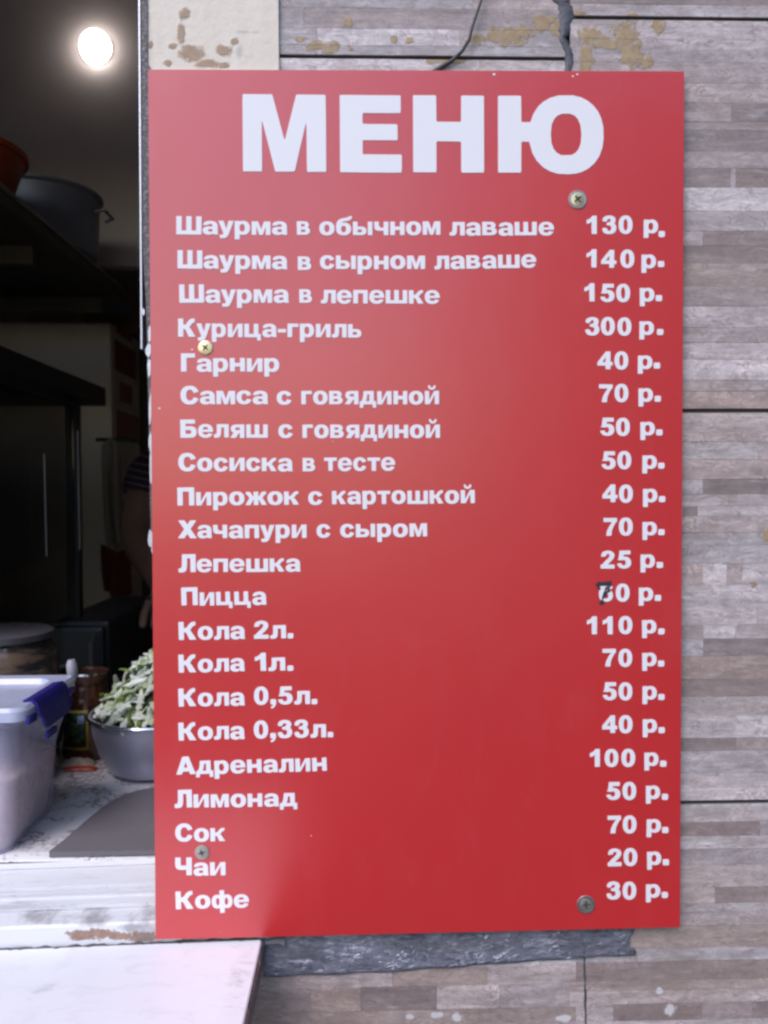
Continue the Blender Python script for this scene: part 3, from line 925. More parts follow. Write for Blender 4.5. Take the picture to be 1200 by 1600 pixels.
# peeling foil flakes along the jamb
for (cx, cy, rx, ry, sd_) in [(233.5, 522, 2.2, 13, 1), (232, 548, 4.6, 10, 2), (233, 575, 2.6, 16, 3), (234.5, 640, 2.0, 24, 4), (235, 690, 2.4, 16, 5), (236, 730, 2.6, 24, 6), (238, 752, 2.0, 9, 7), (235.5, 842, 4.4, 15, 8), (224, 487, 2.2, 6, 9), (239, 858, 3, 9, 10)]:
    rs = random.Random(sd_); sh = [(rs.uniform(-.25, .25), rs.uniform(-.25, .25)) for _ in range(9)]
    pts = [(cx + rx * math.cos(a) * (1 + sh[k][0]), cy + ry * math.sin(a) * (1 + sh[k][1])) for k, a in enumerate([2 * math.pi * i / 9 for i in range(9)])]
    o = quadprism(pts, M['alu'], 'foil_flake', win, CY - .0018, CY - .0012)

# ------------------------------------------------------------------ white shelf outside
SH_Y = .0045
zs = on(120, 1479, SH_Y).z


def zsh(x): return zs + (x - XC) * SLOPE


shp = []
xr = on(409, 1474, SH_Y).x
ws = NT('white_shelf'); q = ws.pos()
wc = ws.mix(ws.noise(q, 9.0, 4.0), (0.76, 0.76, 0.79), (0.82, 0.82, 0.84))
sc1 = ws.ramp(ws.noise(ws.scale(q, 30, 60, 10), 1.0, 6.0, 0.72, 0.8), [(0.52, 0.0), (0.66, 1.0)])
edge = ws.stain(q, [(60, 1484, 120, 9), (200, 1482, 60, 12), (330, 1482, 70, 14), (385, 1490, 24, 16), (90, 1500, 20, 12)], SH_Y - .03, 1.0, 60.0, 1.4)
wc = ws.mix(ws.math('MULTIPLY', ws.math('MULTIPLY', edge, ws.math('ADD', sc1, 0.15)), 0.9), wc, (0.3, 0.27, 0.27))
wc = ws.mix(ws.math('MULTIPLY', sc1, 0.16), wc, (0.4, 0.38, 0.4))
ws.P(Base_Color=wc, Roughness=0.38, Normal=ws.bump(ws.noise(q, 60.0, 4.0), 0.1, 0.001))
Vs = []; Fs = []
sh = MB()
outl = [(-1.1, SH_Y), (xr, SH_Y), (xr + .0008, -0.34), (-1.1, -0.34)]
th = 0.018
vv = [(x, y, zsh(x)) for x, y in outl] + [(x, y, zsh(x) - th) for x, y in outl]
bm = bmesh.new()
bvs = [bm.verts.new(v) for v in vv]
for f in [(0, 1, 2, 3), (7, 6, 5, 4), (0, 4, 5, 1), (1, 5, 6, 2), (2, 6, 7, 3), (3, 7, 4, 0)]: bm.faces.new([bvs[i] for i in f])
bmesh.ops.bevel(bm, geom=list(bm.edges), offset=.0009, segments=2, affect='EDGES')
bm.verts.index_update()
sh.add([v.co.copy() for v in bm.verts], [[v.index for v in f.verts] for f in bm.faces]); bm.free()
shelf = empty('serving_shelf', (xr - .3, -0.15, zs - th))
tag(shelf, 'white serving shelf sticking out below the window', 'shelf')
sh.build('shelf_board', ws.m, shelf)
# worn edge band of the shelf on its right end
eb = MB(); n = 30
V = []; Fc = []
rs = random.Random(8)
for k in range(n + 1):
    y = SH_Y + (-0.34 - SH_Y) * k / n
    x = xr + .0011
    V += [(x, y, zsh(xr) - .0002), (x + .0016 + rs.uniform(-.0005, .0005), y, zsh(xr) - .0012 + rs.uniform(-.0004, .0004)), (x + .0016, y, zsh(xr) - .016), (x, y, zsh(xr) - .017)]
for k in range(n):
    for j in range(4): Fc.append((k * 4 + j, k * 4 + (j + 1) % 4, (k + 1) * 4 + (j + 1) % 4, (k + 1) * 4 + j))
eb.add(V, Fc).build('edge_band', jb.m, shelf)
for xx in (-0.9, -0.25):
    b = MB().box(xx, xx + .02, -0.28, SH_Y, zsh(xx) - th - .022, zsh(xx) - th - .001, .001)
    b.box(xx, xx + .02, -.045, SH_Y, zsh(xx) - th - .20, zsh(xx) - th - .023, .001)
    b.build('bracket', M['steel'], shelf)
# crumbled grey foam in the slit between sill, wall and shelf
fm = MB(); V = []; Fc = []
n = 90
for k in range(n + 1):
    x = -0.60 + (xr + .02 + 0.60) * k / n
    for j in range(6):
        a = j / 5 * math.pi
        V.append((x, .0055 - math.cos(a) * .004 + random.uniform(-.001, .001), zsh(x) - .004 + math.sin(a) * .0045 + random.uniform(-.0012, .0012)))
for k in range(n):
    for j in range(5): Fc.append((k * 6 + j, k * 6 + j + 1, (k + 1) * 6 + j + 1, (k + 1) * 6 + j))
fo = fm.add(V, Fc).build('mounting_foam', M['rubber'], None, True, (xr - .2, -.012, zs))
tag(fo, 'crumbling grey sealing foam in the slit behind the white shelf', 'foam')

# ------------------------------------------------------------------ silver tape under the board
tm = NT('silver_tape'); q = tm.pos()
cr = tm.ramp(tm.noise(tm.scale(q, 45, 1, 80), 1.0, 4.0, 0.6, 1.8), [(0.44, 0.0), (0.5, 1.0), (0.56, 0.0)])
cr2 = tm.noise(tm.scale(q, 16, 1, 40), 1.0, 3.0, 0.6, 1.0)
tc = tm.mix(tm.noise(tm.scale(q, 12, 1, 20), 1.0, 4.0), (0.18, 0.19, 0.25), (0.50, 0.50, 0.58))
tm.P(Base_Color=tc, Metallic=0.55, Roughness=0.16, Normal=tm.bump(tm.math('MULTIPLY', tm.math('ADD', tm.math('MULTIPLY', cr, 0.5), cr2), tm.ramp(tm.noise(tm.scale(q, 14, 1, 30, (4, 0, 1)), 1.0, 3.0), [(0.42, 0.15), (0.62, 1.0)])), 0.8, 0.004))
ttr = tm.n('ShaderNodeBsdfTransparent'); tmx = tm.n('ShaderNodeMixShader')
tm.set(tmx.inputs[0], tm.ramp(tm.noise(tm.scale(q, 16, 1, 60, (2, 0, 7)), 1.0, 5.0, 0.65), [(0.36, 0.45), (0.56, 1.0)]))
tm.t.links.new(ttr.outputs[0], tmx.inputs[1]); tm.t.links.new(tm.b.outputs[0], tmx.inputs[2]); tm.t.links.new(tmx.outputs[0], tm.t.nodes['Material Output'].inputs[0])
outl_t = lambda u: (412 + 576 * u)
V = []; Fc = []
nu, nv = 150, 14
rs = random.Random(3)
for i in range(nu + 1):
    u = i / nu
    x = outl_t(u)
    yb = np.interp(x, [412, 600, 800, 985], [1526, 1519, 1504, 1492]) + math.sin(u * 40) * .8
    yt = np.interp(x, [412, 600, 800, 985], [1450, 1448, 1446, 1444])
    for j in range(nv + 1):
        w = j / nv
        xx = x + (6 * math.sin(w * 9) + rs.uniform(-2, 2) if i == nu else (rs.uniform(-1, 1) if i == 0 else 0)) - (1 - w) * (0 if i < nu else 4)
        p = on(xx, yt + (yb - yt) * w, YW - .0012)
        nz = noise.noise(Vector((p.x * 70, p.z * 110, 3))) + 0.6 * noise.noise(Vector((p.x * 190, p.z * 240, 9)))
        ridge = 1 - abs(noise.noise(Vector((p.x * 50 + p.z * 40, p.z * 90, 6)))) * 2.4
        amp = .00022 if 0 < j < nv else .0001
        p.y += -amp * (nz + max(0, ridge) * 1.0)
        V.append(p)
for i in range(nu):
    for j in range(nv):
        Fc.append((i * (nv + 1) + j, i * (nv + 1) + j + 1, (i + 1) * (nv + 1) + j + 1, (i + 1) * (nv + 1) + j))
tp_ = MB().add(V, Fc).build('silver_tape', tm.m, None, True, on(700, 1490, YW))
so = tp_.modifiers.new('thick', 'SOLIDIFY'); so.thickness = 0.0002
tag(tp_, 'crinkled dark silver tape stuck to the wall under the menu', 'tape')

# ------------------------------------------------------------------ THE MENU BOARD
TH = 0.004
corn = [on(231.5, 108.5), on(1069.0, 111.5), on(1062.3, 1448.7), on(243.2, 1467.8)]
board = empty('menu_board', on(650, 1458, 0.0))
tag(board, 'red menu board with white Cyrillic lettering screwed to the wall', 'menu board')
bm = bmesh.new()
N1, N2 = 12, 20
grid = []
for j in range(N2 + 1):
    row = []
    for i in range(N1 + 1):
        u, v = i / N1, j / N2
        p = corn[0].lerp(corn[1], u).lerp(corn[3].lerp(corn[2], u), v)
        p.y = 0.0
        row.append(bm.verts.new(p))
    grid.append(row)
for j in range(N2):
    for i in range(N1):
        bm.faces.new([grid[j][i], grid[j + 1][i], grid[j + 1][i + 1], grid[j][i + 1]])
ret = bmesh.ops.extrude_face_region(bm, geom=list(bm.faces))
for v in [e for e in ret['geom'] if isinstance(e, bmesh.types.BMVert)]: v.co.y += TH
bmesh.ops.recalc_face_normals(bm, faces=bm.faces)
me = bpy.data.meshes.new('panel'); bm.to_mesh(me); bm.free()
me.materials.append(M['red']); me.materials.append(M['core'])
for p_ in me.polygons:
    p_.material_index = 0 if p_.normal.y < -0.5 else 1
o = bpy.data.objects.new('panel', me); C.objects.link(o); o.parent = board; bpy_parent_fix(o, board)

hd = empty('heading', on(660, 268), board); hd['label'] = 'large white heading МЕНЮ'
HE = 164.5
hk = 0.45 / 828.0 * HE
for ch, hx0, hx1, hb in [('М', 380, 509.6, 268), ('Е', 531.7, 628, 269.3), ('Н', 646, 756.3, 269.4), ('Ю', 778.6, 943, 269.8)]:
    me = glyph_mesh(ch, hk, 0.0004)
    if not me.materials: me.materials.append(M['letter'])
    o = link('letter', me, None, hd, on(hx0, hb, -.0004))
    w0 = (on(hx1, hb).x - on(hx0, hb).x) / (GL[ch][0] / 1000 * hk)
    o.scale = (w0, 1, 1.0)

ROWS = [
    [('Шаурма', 275.5, 448, 366, 366.8), ('в', 464, 484, 367, 367), ('обычном', 499, 688, 367, 367), ('лаваше', 702.5, 865.5, 367.8, 368)],
    [('Шаурма', 277.5, 448, 419.3, 420.3), ('в', 465.6, 486, 421.5, 421.5), ('сырном', 500, 664, 420.5, 420.5), ('лаваше', 679, 838, 421, 418)],
    [('Шаурма', 280.4, 450.4, 473, 473.3), ('в', 468, 487, 473.3, 473.3), ('лепешке', 501.5, 687, 474, 474.3)],
    [('Курица-гриль', 278.4, 564.7, 526.3, 527.3)],
    [('Гарнир', 283, 436, 580.6, 580.6)],
    [('Самса', 282, 418, 631.6, 631.6), ('с', 432.5, 455.5, 632, 632), ('говядиной', 471, 686, 632, 631.6)],
    [('Беляш', 282, 418, 684, 684), ('с', 435, 457.5, 684.3, 684.3), ('говядиной', 472.7, 687.4, 684.3, 684.3)],
    [('Сосиска', 278.8, 456.7, 736.3, 736.3), ('в', 473, 491, 736.3, 736.3), ('тесте', 506.7, 617.5, 736, 735.4)],
    [('Пирожок', 277.5, 467, 790, 788.5), ('с', 481.7, 503.8, 788.5, 788.5), ('картошкой', 519, 742, 788.3, 786.5)],
    [('Хачапури', 278, 478.8, 841, 840.7), ('с', 494.6, 516.2, 840.2, 840.2), ('сыром', 531.7, 667.5, 840, 838.6)],
    [('Лепешка', 279, 469, 894.3, 893)],
    [('Пицца', 283.8, 416, 946.5, 945)],
    [('Кола', 279.5, 382.3, 1000.3, 998.3), ('2л.', 397, 458.3, 998, 997.3)],
    [('Кола', 279.5, 382, 1051, 1049.2), ('1л.', 398.7, 458.3, 1049, 1048)],
    [('Кола', 279.5, 382, 1104, 1102.3), ('0,5л.', 397, 495.7, 1101.3, 1100)],
    [('Кола', 279.5, 382, 1157, 1155), ('0,33л.', 397, 520.7, 1154, 1152)],
    [('Адреналин', 275.5, 510.8, 1210.7, 1204.7)],
    [('Лимонад', 273, 464.5, 1262.7, 1259.7)],
    [('Сок', 274, 351.7, 1315.3, 1315)],
    [('Чаи', 274, 352.3, 1368.3, 1368)],
    [('Кофе', 275, 389.3, 1420.8, 1418.3)],
]
for r in ROWS:
    part = empty('dish_name', on(r[0][1], r[0][3]), board)
    part['label'] = 'white lettering ' + ' '.join(w[0] for w in r)
    for w in r: word(w[0], *w[1:], parent=part)
# digits one by one: (char, left px, baseline), then the р and the dot
PR = [
    ([('1', 917, 365.4), ('3', 941.2, 365.4), ('0', 966.6, 365.4)], (1006, 1028.4, 364), (1029.3, 370.4), '130 р.'),
    ([('1', 916.5, 418), ('4', 939.4, 418), ('0', 969.5, 418.4)], (1002.6, 1025.2, 419), (1028.2, 417.4), '140 р.'),
    ([('1', 913.5, 471.5), ('5', 938.2, 471.5), ('0', 963, 471.5)], (1000, 1022.8, 470.6), (1024.8, 470.8), '150 р.'),
    ([('3', 914.6, 524), ('0', 939.2, 524), ('0', 964.8, 524)], (999.4, 1022, 522.6), (1026.8, 523.6), '300 р.'),
    ([('4', 933.8, 576.9), ('0', 960.2, 577)], (997, 1019.6, 576), (1021.8, 576.2), '40 р.'),
    ([('7', 935.6, 628.4), ('0', 960.4, 628.4)], (998, 1020.6, 627.4), (1023, 627.4), '70 р.'),
    ([('5', 938, 681), ('0', 962.6, 681)], (1001, 1023.6, 680), (1025.6, 680), '50 р.'),
    ([('5', 940, 733), ('0', 964.8, 733)], (1004, 1026.6, 732), (1028.6, 732), '50 р.'),
    ([('4', 941.6, 785), ('0', 967.2, 785)], (1005, 1027.6, 784.4), (1029.8, 784.4), '40 р.'),
    ([('7', 942.6, 837), ('0', 967.2, 837)], (1004.2, 1026.8, 836), (1028.8, 836), '70 р.'),
    ([('2', 938.8, 888.2), ('5', 964.4, 888.4)], (1001.2, 1023.8, 887.2), (1026.3, 887.4), '25 р.'),
    ([('6', 936, 939.6), ('0', 962.2, 939.7)], (998.4, 1021, 938.6), (1023.4, 939), '60 р., the six marked over with a 7'),
    ([('1', 917.3, 991), ('1', 942, 991), ('0', 966.6, 991)], (1003.6, 1026.2, 989.4), (1028.8, 991), '110 р.'),
    ([('7', 941, 1041.8), ('0', 966.4, 1041.8)], (1003.8, 1026.4, 1041), (1028.4, 1041.2), '70 р.'),
    ([('5', 942, 1094), ('0', 966.6, 1094)], (1004.2, 1026.8, 1093), (1028.8, 1093.4), '50 р.'),
    ([('4', 941.2, 1145.6), ('0', 967, 1145.6)], (1004.6, 1027.2, 1144.8), (1029.2, 1145.4), '40 р.'),
    ([('1', 922, 1198.4), ('0', 945, 1198.4), ('0', 971, 1198.4)], (1007.2, 1029.6, 1196.8), (1031.7, 1197.8), '100 р.'),
    ([('5', 947.6, 1250), ('0', 972.8, 1250)], (1009.6, 1032, 1248.8), (1034.4, 1249.4), '50 р.'),
    ([('7', 949, 1302.3), ('0', 973.2, 1302.3)], (1010.6, 1033.2, 1300.8), (1034.8, 1301.4), '70 р.'),
    ([('2', 950, 1353.6), ('0', 974.6, 1353.6)], (1011.4, 1033.8, 1351.8), (1035.8, 1352.4), '20 р.'),
    ([('3', 948, 1405.2), ('0', 972.8, 1405.3)], (1009.6, 1032.2, 1402.8), (1034.2, 1403.2), '30 р.'),
]
for dig, (rx0, rx1, rb), (dx, db), lab in PR:
    part = empty('price', on(dig[0][1], dig[0][2]), board)
    part['label'] = 'white lettering ' + lab
    for ch, x, b in dig:
        w = GL[ch][0] * .0389
        word(ch, x, x + w, b, b, part)
    word('р', rx0, rx1, rb, rb, part)
    word('.', dx, dx + 9.6, db, db, part, em=45)

# black 7 drawn by hand over the 6
mk = ops(('+', pen([(1, 60), (12, 61), (21, 63)], 2.6, 2.2)), ('+', pen([(-1, 58), (11, 58), (21, 57)], 2.6, 2.2)), ('+', pen([(2, 62), (0, 56), (3, 50)], 2.0, 2.0)), ('+', pen([(21, 62), (18, 50), (13, 40), (10, 34)], 1.3, 1.6)),
         ('+', pen([(16, 54), (12, 46), (9, 38), (7, 28)], 1.0, 1.5)), ('+', pen([(5, 24), (9, 26)], 2.6, 3.2)), ('+', pen([(10, 42), (20, 46)], 1.2, 1.6)))
mme = contour_mesh(mk, -8, 10, 36, 76, 0.6, 0.0001, 'marker_scrawl', 1, 0.3, 0.45 / 828 * 0.95, 0.45 / 828 * 0.86)
mo = link('marker_scrawl', mme, M['marker'], board, on(934, 963, -.0007))
mo['label'] = 'black handwritten 7 over the price of the pizza'

# small nicks in the film near the edges
for (x, y, s_) in [(772, 116, 2.4), (902, 116, 2.0), (895, 119, 1.8), (249, 638, 1.8), (300, 546, 1.7), (486, 1306, 1.0), (520, 690, .9)]:
    fnn = ell(0, 0, s_, s_ * .6, 2)
    nm = contour_mesh(fnn, -4, -4, 4, 4, 0.25, 0.0001, 'chip', 1, 0.3, 0.45 / 828, 0.45 / 828)
    link('paint_chip', nm, M['letter'], board, on(x, y, -.00015))


# screws
def screw(px, py, r, rot, m, wm, rim):
    k = 0.45 / 828.0
    p = on(px, py, 0.0)
    root = empty('screw', p, board)
    lr = r * k
    # washer: a turned ring lying on the board
    prof = [(lr * 0.55, 0.0), (lr * 1.0, 0.0), (lr * 1.02, -.0004), (lr * .98, -.0009), (lr * .84, -.0011), (lr * .76, -.0008), (lr * .55, -.0008)]
    v = []; f = []; n = 36; mm = len(prof)
    for i in range(n):
        a = 2 * math.pi * i / n
        for (q_, y) in prof: v.append((p.x + q_ * math.cos(a), y - .00002, p.z + q_ * math.sin(a)))
    for i in range(n):
        i2 = (i + 1) % n
        for j in range(mm - 1): f.append((i * mm + j, i2 * mm + j, i2 * mm + j + 1, i * mm + j + 1))
    MB().add(v, f).build('washer', wm, root, True)
    # head: disc with cross recess
    R1 = 100 * rim
    c, s = math.cos(R(rot)), math.sin(R(rot))

    def cross(X, Y):
        u = X * c + Y * s; w = -X * s + Y * c
        a = (np.abs(u) < 46) & (np.abs(w) < 9 + 3 * (1 - np.abs(u) / 46))
        b = (np.abs(w) < 46) & (np.abs(u) < 9 + 3 * (1 - np.abs(w) / 46))
        return a | b
    fn = lambda X, Y: ((X * X + Y * Y) < R1 * R1) & ~cross(X, Y)
    hm = contour_mesh(fn, -115, -115, 115, 115, 3.0, 0.0010, 'head', 1, 0.25, lr / 100, lr / 100)
    # dome the head a little
    for vt in hm.vertices:
        rr = math.hypot(vt.co.x, vt.co.z) / (lr * rim)
        if vt.co.y < .0005: vt.co.y = .0004 * rr ** 3
    h = link('head', hm, m, root, (p.x, -.0017, p.z))
    dk = contour_mesh(lambda X, Y: (X * X + Y * Y) < (R1 * .97) ** 2, -115, -115, 115, 115, 6.0, 0.0004, 'recess', 1, 0.25, lr / 100, lr / 100)
    link('recess', dk, M['recess'], root, (p.x, -.0008, p.z))
    return root


screw(902.3, 312, 14.2, 40, M['brass'], M['washer'], .78)
screw(321.3, 543.5, 11.4, 52, M['brass'], M['brass'], .86)
screw(315.8, 1331.5, 11.2, 20, M['steel_head'], M['steel_head'], .84)
screw(915.3, 1413, 14.2, 5, M['steel_head'], M['washer'], .70)
for so_, lb in zip([o for o in board.children if o.name.startswith('screw')], ['bright brass screw beside the first price', 'brass screw above the word Гарнир', 'dull screw above the word Чаи', 'dull grey screw left of the last price']):
    so_['label'] = lb

# ------------------------------------------------------------------ INTERIOR: counter and cloth
ZCL = onz(120, 1346, 0).z * 0 + on(120, 1346, .086).z - .001     # top of the oilcloth
tb = empty('counter', (-0.3, 0.24, ZF))
tag(tb, 'counter inside the serving window, covered by a flowered oilcloth', 'counter')
MB().box(-1.2, 0.5, 0.092, 0.47, ZCL - .026, ZCL - .002, .001).build('counter_top', M['dark_paint'], tb)
for x in (-1.17, .44):
    for y in (.10, .43): MB().box(x, x + .03, y, y + .03, ZF, ZCL - .0262, .001).build('leg', M['dark_paint'], tb)
oc = NT('oilcloth'); q = oc.pos()
vor = oc.n('ShaderNodeTexVoronoi', feature='DISTANCE_TO_EDGE'); oc.set(vor.inputs['Vector'], oc.scale(oc.n('ShaderNodeVectorMath', operation='ADD', i0=q, i1=oc.n('ShaderNodeVectorMath', operation='SCALE', i0=oc.noise(q, 90.0, 2.0, out='Color'), Scale=0.02).outputs[0]).outputs[0], 90, 90, 90)); vor.inputs['Scale'].default_value = 1.0
ln = oc.ramp(vor.outputs['Distance'], [(0.05, 1.0), (0.13, 0.0)])
msk = oc.ramp(oc.noise(q, 17.0, 3.0, 0.55, 0.8), [(0.46, 0.0), (0.52, 1.0)])
ocol = oc.mix(oc.noise(q, 6.0, 3.0), (0.66, 0.65, 0.66), (0.75, 0.74, 0.75))
ocol = oc.mix(oc.math('MULTIPLY', oc.math('MULTIPLY', ln, msk), 0.85), ocol, (0.2, 0.14, 0.14))
ocol = oc.mix(oc.ramp(oc.noise(q, 40.0, 5.0, 0.7), [(0.62, 0.0), (0.8, 0.4)]), ocol, (0.5, 0.42, 0.36))
oc.P(Base_Color=ocol, Roughness=0.3, Normal=oc.bump(oc.noise(q, 20.0, 3.0), 0.3, 0.004))
cl = MB()
V = []; Fc = []
ncx, ncy = 60, 16
for i in range(ncx + 1):
    for j in range(ncy + 1):
        x = -1.19 + 1.68 * i / ncx; y = .090 + .388 * j / ncy
        V.append((x, y, ZCL + .0007 * noise.noise(Vector((x * 12, y * 12, 0)))))
for i in range(ncx):
    for j in range(ncy):
        a = i * (ncy + 1) + j; b = a + ncy + 1
        Fc.append((a, b, b + 1, a + 1))
clo = cl.add(V, Fc).build('oilcloth', oc.m, None, True, (-.3, .24, ZCL))
sm_ = clo.modifiers.new('t', 'SOLIDIFY'); sm_.thickness = .0012; sm_.offset = -1
tag(clo, 'white oilcloth with grey sketched flowers on the counter', 'tablecloth')

# grey board
gb = NT('grey_board'); q = gb.pos()
gb.P(Base_Color=gb.mix(gb.noise(q, 25.0, 6.0, 0.7), (0.13, 0.12, 0.135), (0.20, 0.18, 0.195)), Roughness=0.5, Normal=gb.bump(gb.noise(gb.scale(q, 40, 300, 1), 1.0, 4.0), 0.3, 0.0006))
pts = [(46, 1364), (66, 1344), (100, 1312), (140, 1277), (165, 1256), (190, 1242), (215, 1234), (245, 1229), (300, 1224), (360, 1230), (400, 1260), (420, 1364)]
zb = ZCL + .0065
top = [onz(x, y, zb) for x, y in pts]
top = [Vector((p.x, max(p.y, .096), p.z)) for p in top]
n = len(top)
bm = bmesh.new()
a = [bm.verts.new(p) for p in top]; b = [bm.verts.new(p - Vector((0, 0, .0052))) for p in top]
bm.faces.new(a); bm.faces.new(b[::-1])
for k in range(n): bm.faces.new([a[k], b[k], b[(k + 1) % n], a[(k + 1) % n]])
bmesh.ops.bevel(bm, geom=[e for e in bm.edges if abs(e.verts[0].co.z - e.verts[1].co.z) < .001], offset=.0012, segments=2, affect='EDGES')
mb = MB(); bm.verts.index_update(); mb.add([v.co.copy() for v in bm.verts], [[v.index for v in f.verts] for f in bm.faces]); bm.free()
tag(mb.build('cutting_board', gb.m, None, False, (top[4].x, top[4].y, ZCL)), 'grey cutting board with a rounded corner on the oilcloth', 'cutting board')

# ------------------------------------------------------------------ food container
fc = empty('food_container', (-.48, .11, ZCL))
tag(fc, 'frosted plastic food container with dark blue clip on the counter', 'food container')


def rbox(x0, x1, y0, y1, r, n=6):
    out = []
    for cx, cy, a0 in [(x1 - r, y1 - r, 0), (x0 + r, y1 - r, 90), (x0 + r, y0 + r, 180), (x1 - r, y0 + r, 270)]:
        for k in range(n + 1):
            a = R(a0 + 90 * k / n); out.append((cx + r * math.cos(a), cy + r * math.sin(a)))
    return out


def loft(levels, cap0=True, cap1=True):
    V = []; Fc = []
    n = len(levels[0][0])
    for ring, z in levels: V += [(x, y, z) for x, y in ring]
    for i in range(len(levels) - 1):
        for k in range(n): Fc.append((i * n + k, i * n + (k + 1) % n, (i + 1) * n + (k + 1) % n, (i + 1) * n + k))
    if cap0: Fc.append(tuple(range(n))[::-1])
    if cap1: Fc.append(tuple((len(levels) - 1) * n + k for k in range(n)))
    return V, Fc


fz = ZCL + .0022
pl = NT('frosted_plastic'); q = pl.pos()
tr = pl.n('ShaderNodeBsdfTransparent'); tr.inputs[0].default_value = (.93, .92, .95, 1)
mx = pl.n('ShaderNodeMixShader'); mx.inputs[0].default_value = 0.36
pl.P(Base_Color=(0.68, 0.67, 0.90, 1), Roughness=pl.ramp(pl.noise(q, 60.0, 4.0), [(0.3, .18), (0.7, .42)]), Normal=pl.bump(pl.noise(q, 45.0, 3.0), 0.35, 0.002))
pl.t.links.new(tr.outputs[0], mx.inputs[1]); pl.t.links.new(pl.b.outputs[0], mx.inputs[2])
pl.t.links.new(mx.outputs[0], pl.t.nodes['Material Output'].inputs[0])
M['frost'] = pl.m
lidm = NT('lid_plastic'); q = lidm.pos()
lidm.P(Base_Color=lidm.mix(lidm.noise(q, 30.0, 4.0), (0.40, 0.43, 0.58), (0.50, 0.53, 0.68)), Roughness=0.22, Normal=lidm.bump(lidm.noise(q, 35.0, 3.0), 0.2, 0.002))
CX0, CX1, CYa, CYb = -.66, -.384, .097, .236
H = .136
lv = [(rbox(CX0 + .012, CX1 - .010, CYa + .004, CYb - .01, .016), fz), (rbox(CX0 + .008, CX1 - .006, CYa + .002, CYb - .006, .020), fz + .012), (rbox(CX0, CX1, CYa, CYb, .022), fz + H - .014), (rbox(CX0 - .005, CX1 + .005, CYa - .004, CYb + .005, .024), fz + H - .012), (rbox(CX0 - .005, CX1 + .005, CYa - .004, CYb + .005, .024), fz + H - .006)]
V, Fc = loft(lv, True, False)
MB().add(V, Fc).build('tub', M['frost'], fc, True)
lv = [(rbox(CX0 - .008, CX1 + .013, CYa - .006, CYb + .008, .014), fz + H - .0055), (rbox(CX0 - .008, CX1 + .013, CYa - .006, CYb + .008, .014), fz + H + .004), (rbox(CX0 - .005, CX1 + .010, CYa - .003, CYb + .005, .013), fz + H + .0075), (rbox(CX0 + .008, CX1 - .008, CYa + .010, CYb - .008, .018), fz + H + .0065), (rbox(CX0 + .012, CX1 - .012, CYa + .014, CYb - .012, .010), fz + H + .001)]
V, Fc = loft(lv)
MB().add(V, Fc).build('lid', lidm.m, fc, True)
cn = NT('rice_filling'); q = cn.pos()
cn.P(Base_Color=cn.mix(cn.noise(q, 18.0, 5.0, 0.65), (0.70, 0.46, 0.36), (0.86, 0.78, 0.68)), Roughness=0.75, Normal=cn.bump(cn.noise(q, 160.0, 4.0), 0.8, 0.004))
V = []; Fc = []
lvl = [(rbox(CX0 + .015, CX1 - .013, CYa + .007, CYb - .013, .014), fz + .002), (rbox(CX0 + .009, CX1 - .008, CYa + .006, CYb - .009, .016), fz + .03), (rbox(CX0 + .006, CX1 - .005, CYa + .004, CYb - .006, .018), fz + .070), (rbox(CX0 + .03, CX1 - .03, CYa + .03, CYb - .03, .018), fz + .084)]
V, Fc = loft(lvl)
V = [(x, y, z + (.006 * noise.noise(Vector((x * 30, y * 30, z * 10))) if z > fz + .05 else 0)) for x, y, z in V]
MB().add(V, Fc).build('filling', cn.m, fc, True)
bl = plain('blue_clip', (0.022, 0.018, 0.17), 0.6, var=0.1, nscale=40, bump=0.1, spec=0.2)
xx = CX1 + .013
# clip: hinge bar along the lid edge, flap hanging over the side, small tongue
cb = MB()
y0c, y1c = .118, .200
prof = [(xx - .012, fz + H + .0085), (xx - .002, fz + H + .010), (xx + .003, fz + H + .006), (xx + .006, fz + H - .006), (xx + .009, fz + H - .021), (xx + .0065, fz + H - .022), (xx + .0035, fz + H - .006), (xx + .0005, fz + H + .0045), (xx - .011, fz + H + .0078)]
np_ = len(prof); V = []; Fc = []
ny = 14
for i in range(ny + 1):
    u = i / ny
    y = y0c + (y1c - y0c) * u
    for k, (x, z) in enumerate(prof):
        zz = z
        if k in (4, 5): zz = z + .012 * max(0, abs(u - .5) * 2 - .8) / .2
        V.append((x, y, zz))
for i in range(ny):
    for k in range(np_): Fc.append((i * np_ + k, i * np_ + (k + 1) % np_, (i + 1) * np_ + (k + 1) % np_, (i + 1) * np_ + k))
Fc += [tuple(range(np_)), tuple(ny * np_ + k for k in range(np_))[::-1]]
cb.add(V, Fc).build('clip', bl, fc, True)
MB().box(xx - .001, xx + .003, .200, .226, fz + H - .008, fz + H - .002, .001).build('hinge_bar', bl, fc)
MB().box(xx - .001, xx + .003, .098, .118, fz + H - .010, fz + H - .003, .001).build('hinge_bar', bl, fc)
MB().box(xx + .003, xx + .007, .135, .160, fz + H - .034, fz + H - .027, .0008).build('clip_tongue', bl, fc)

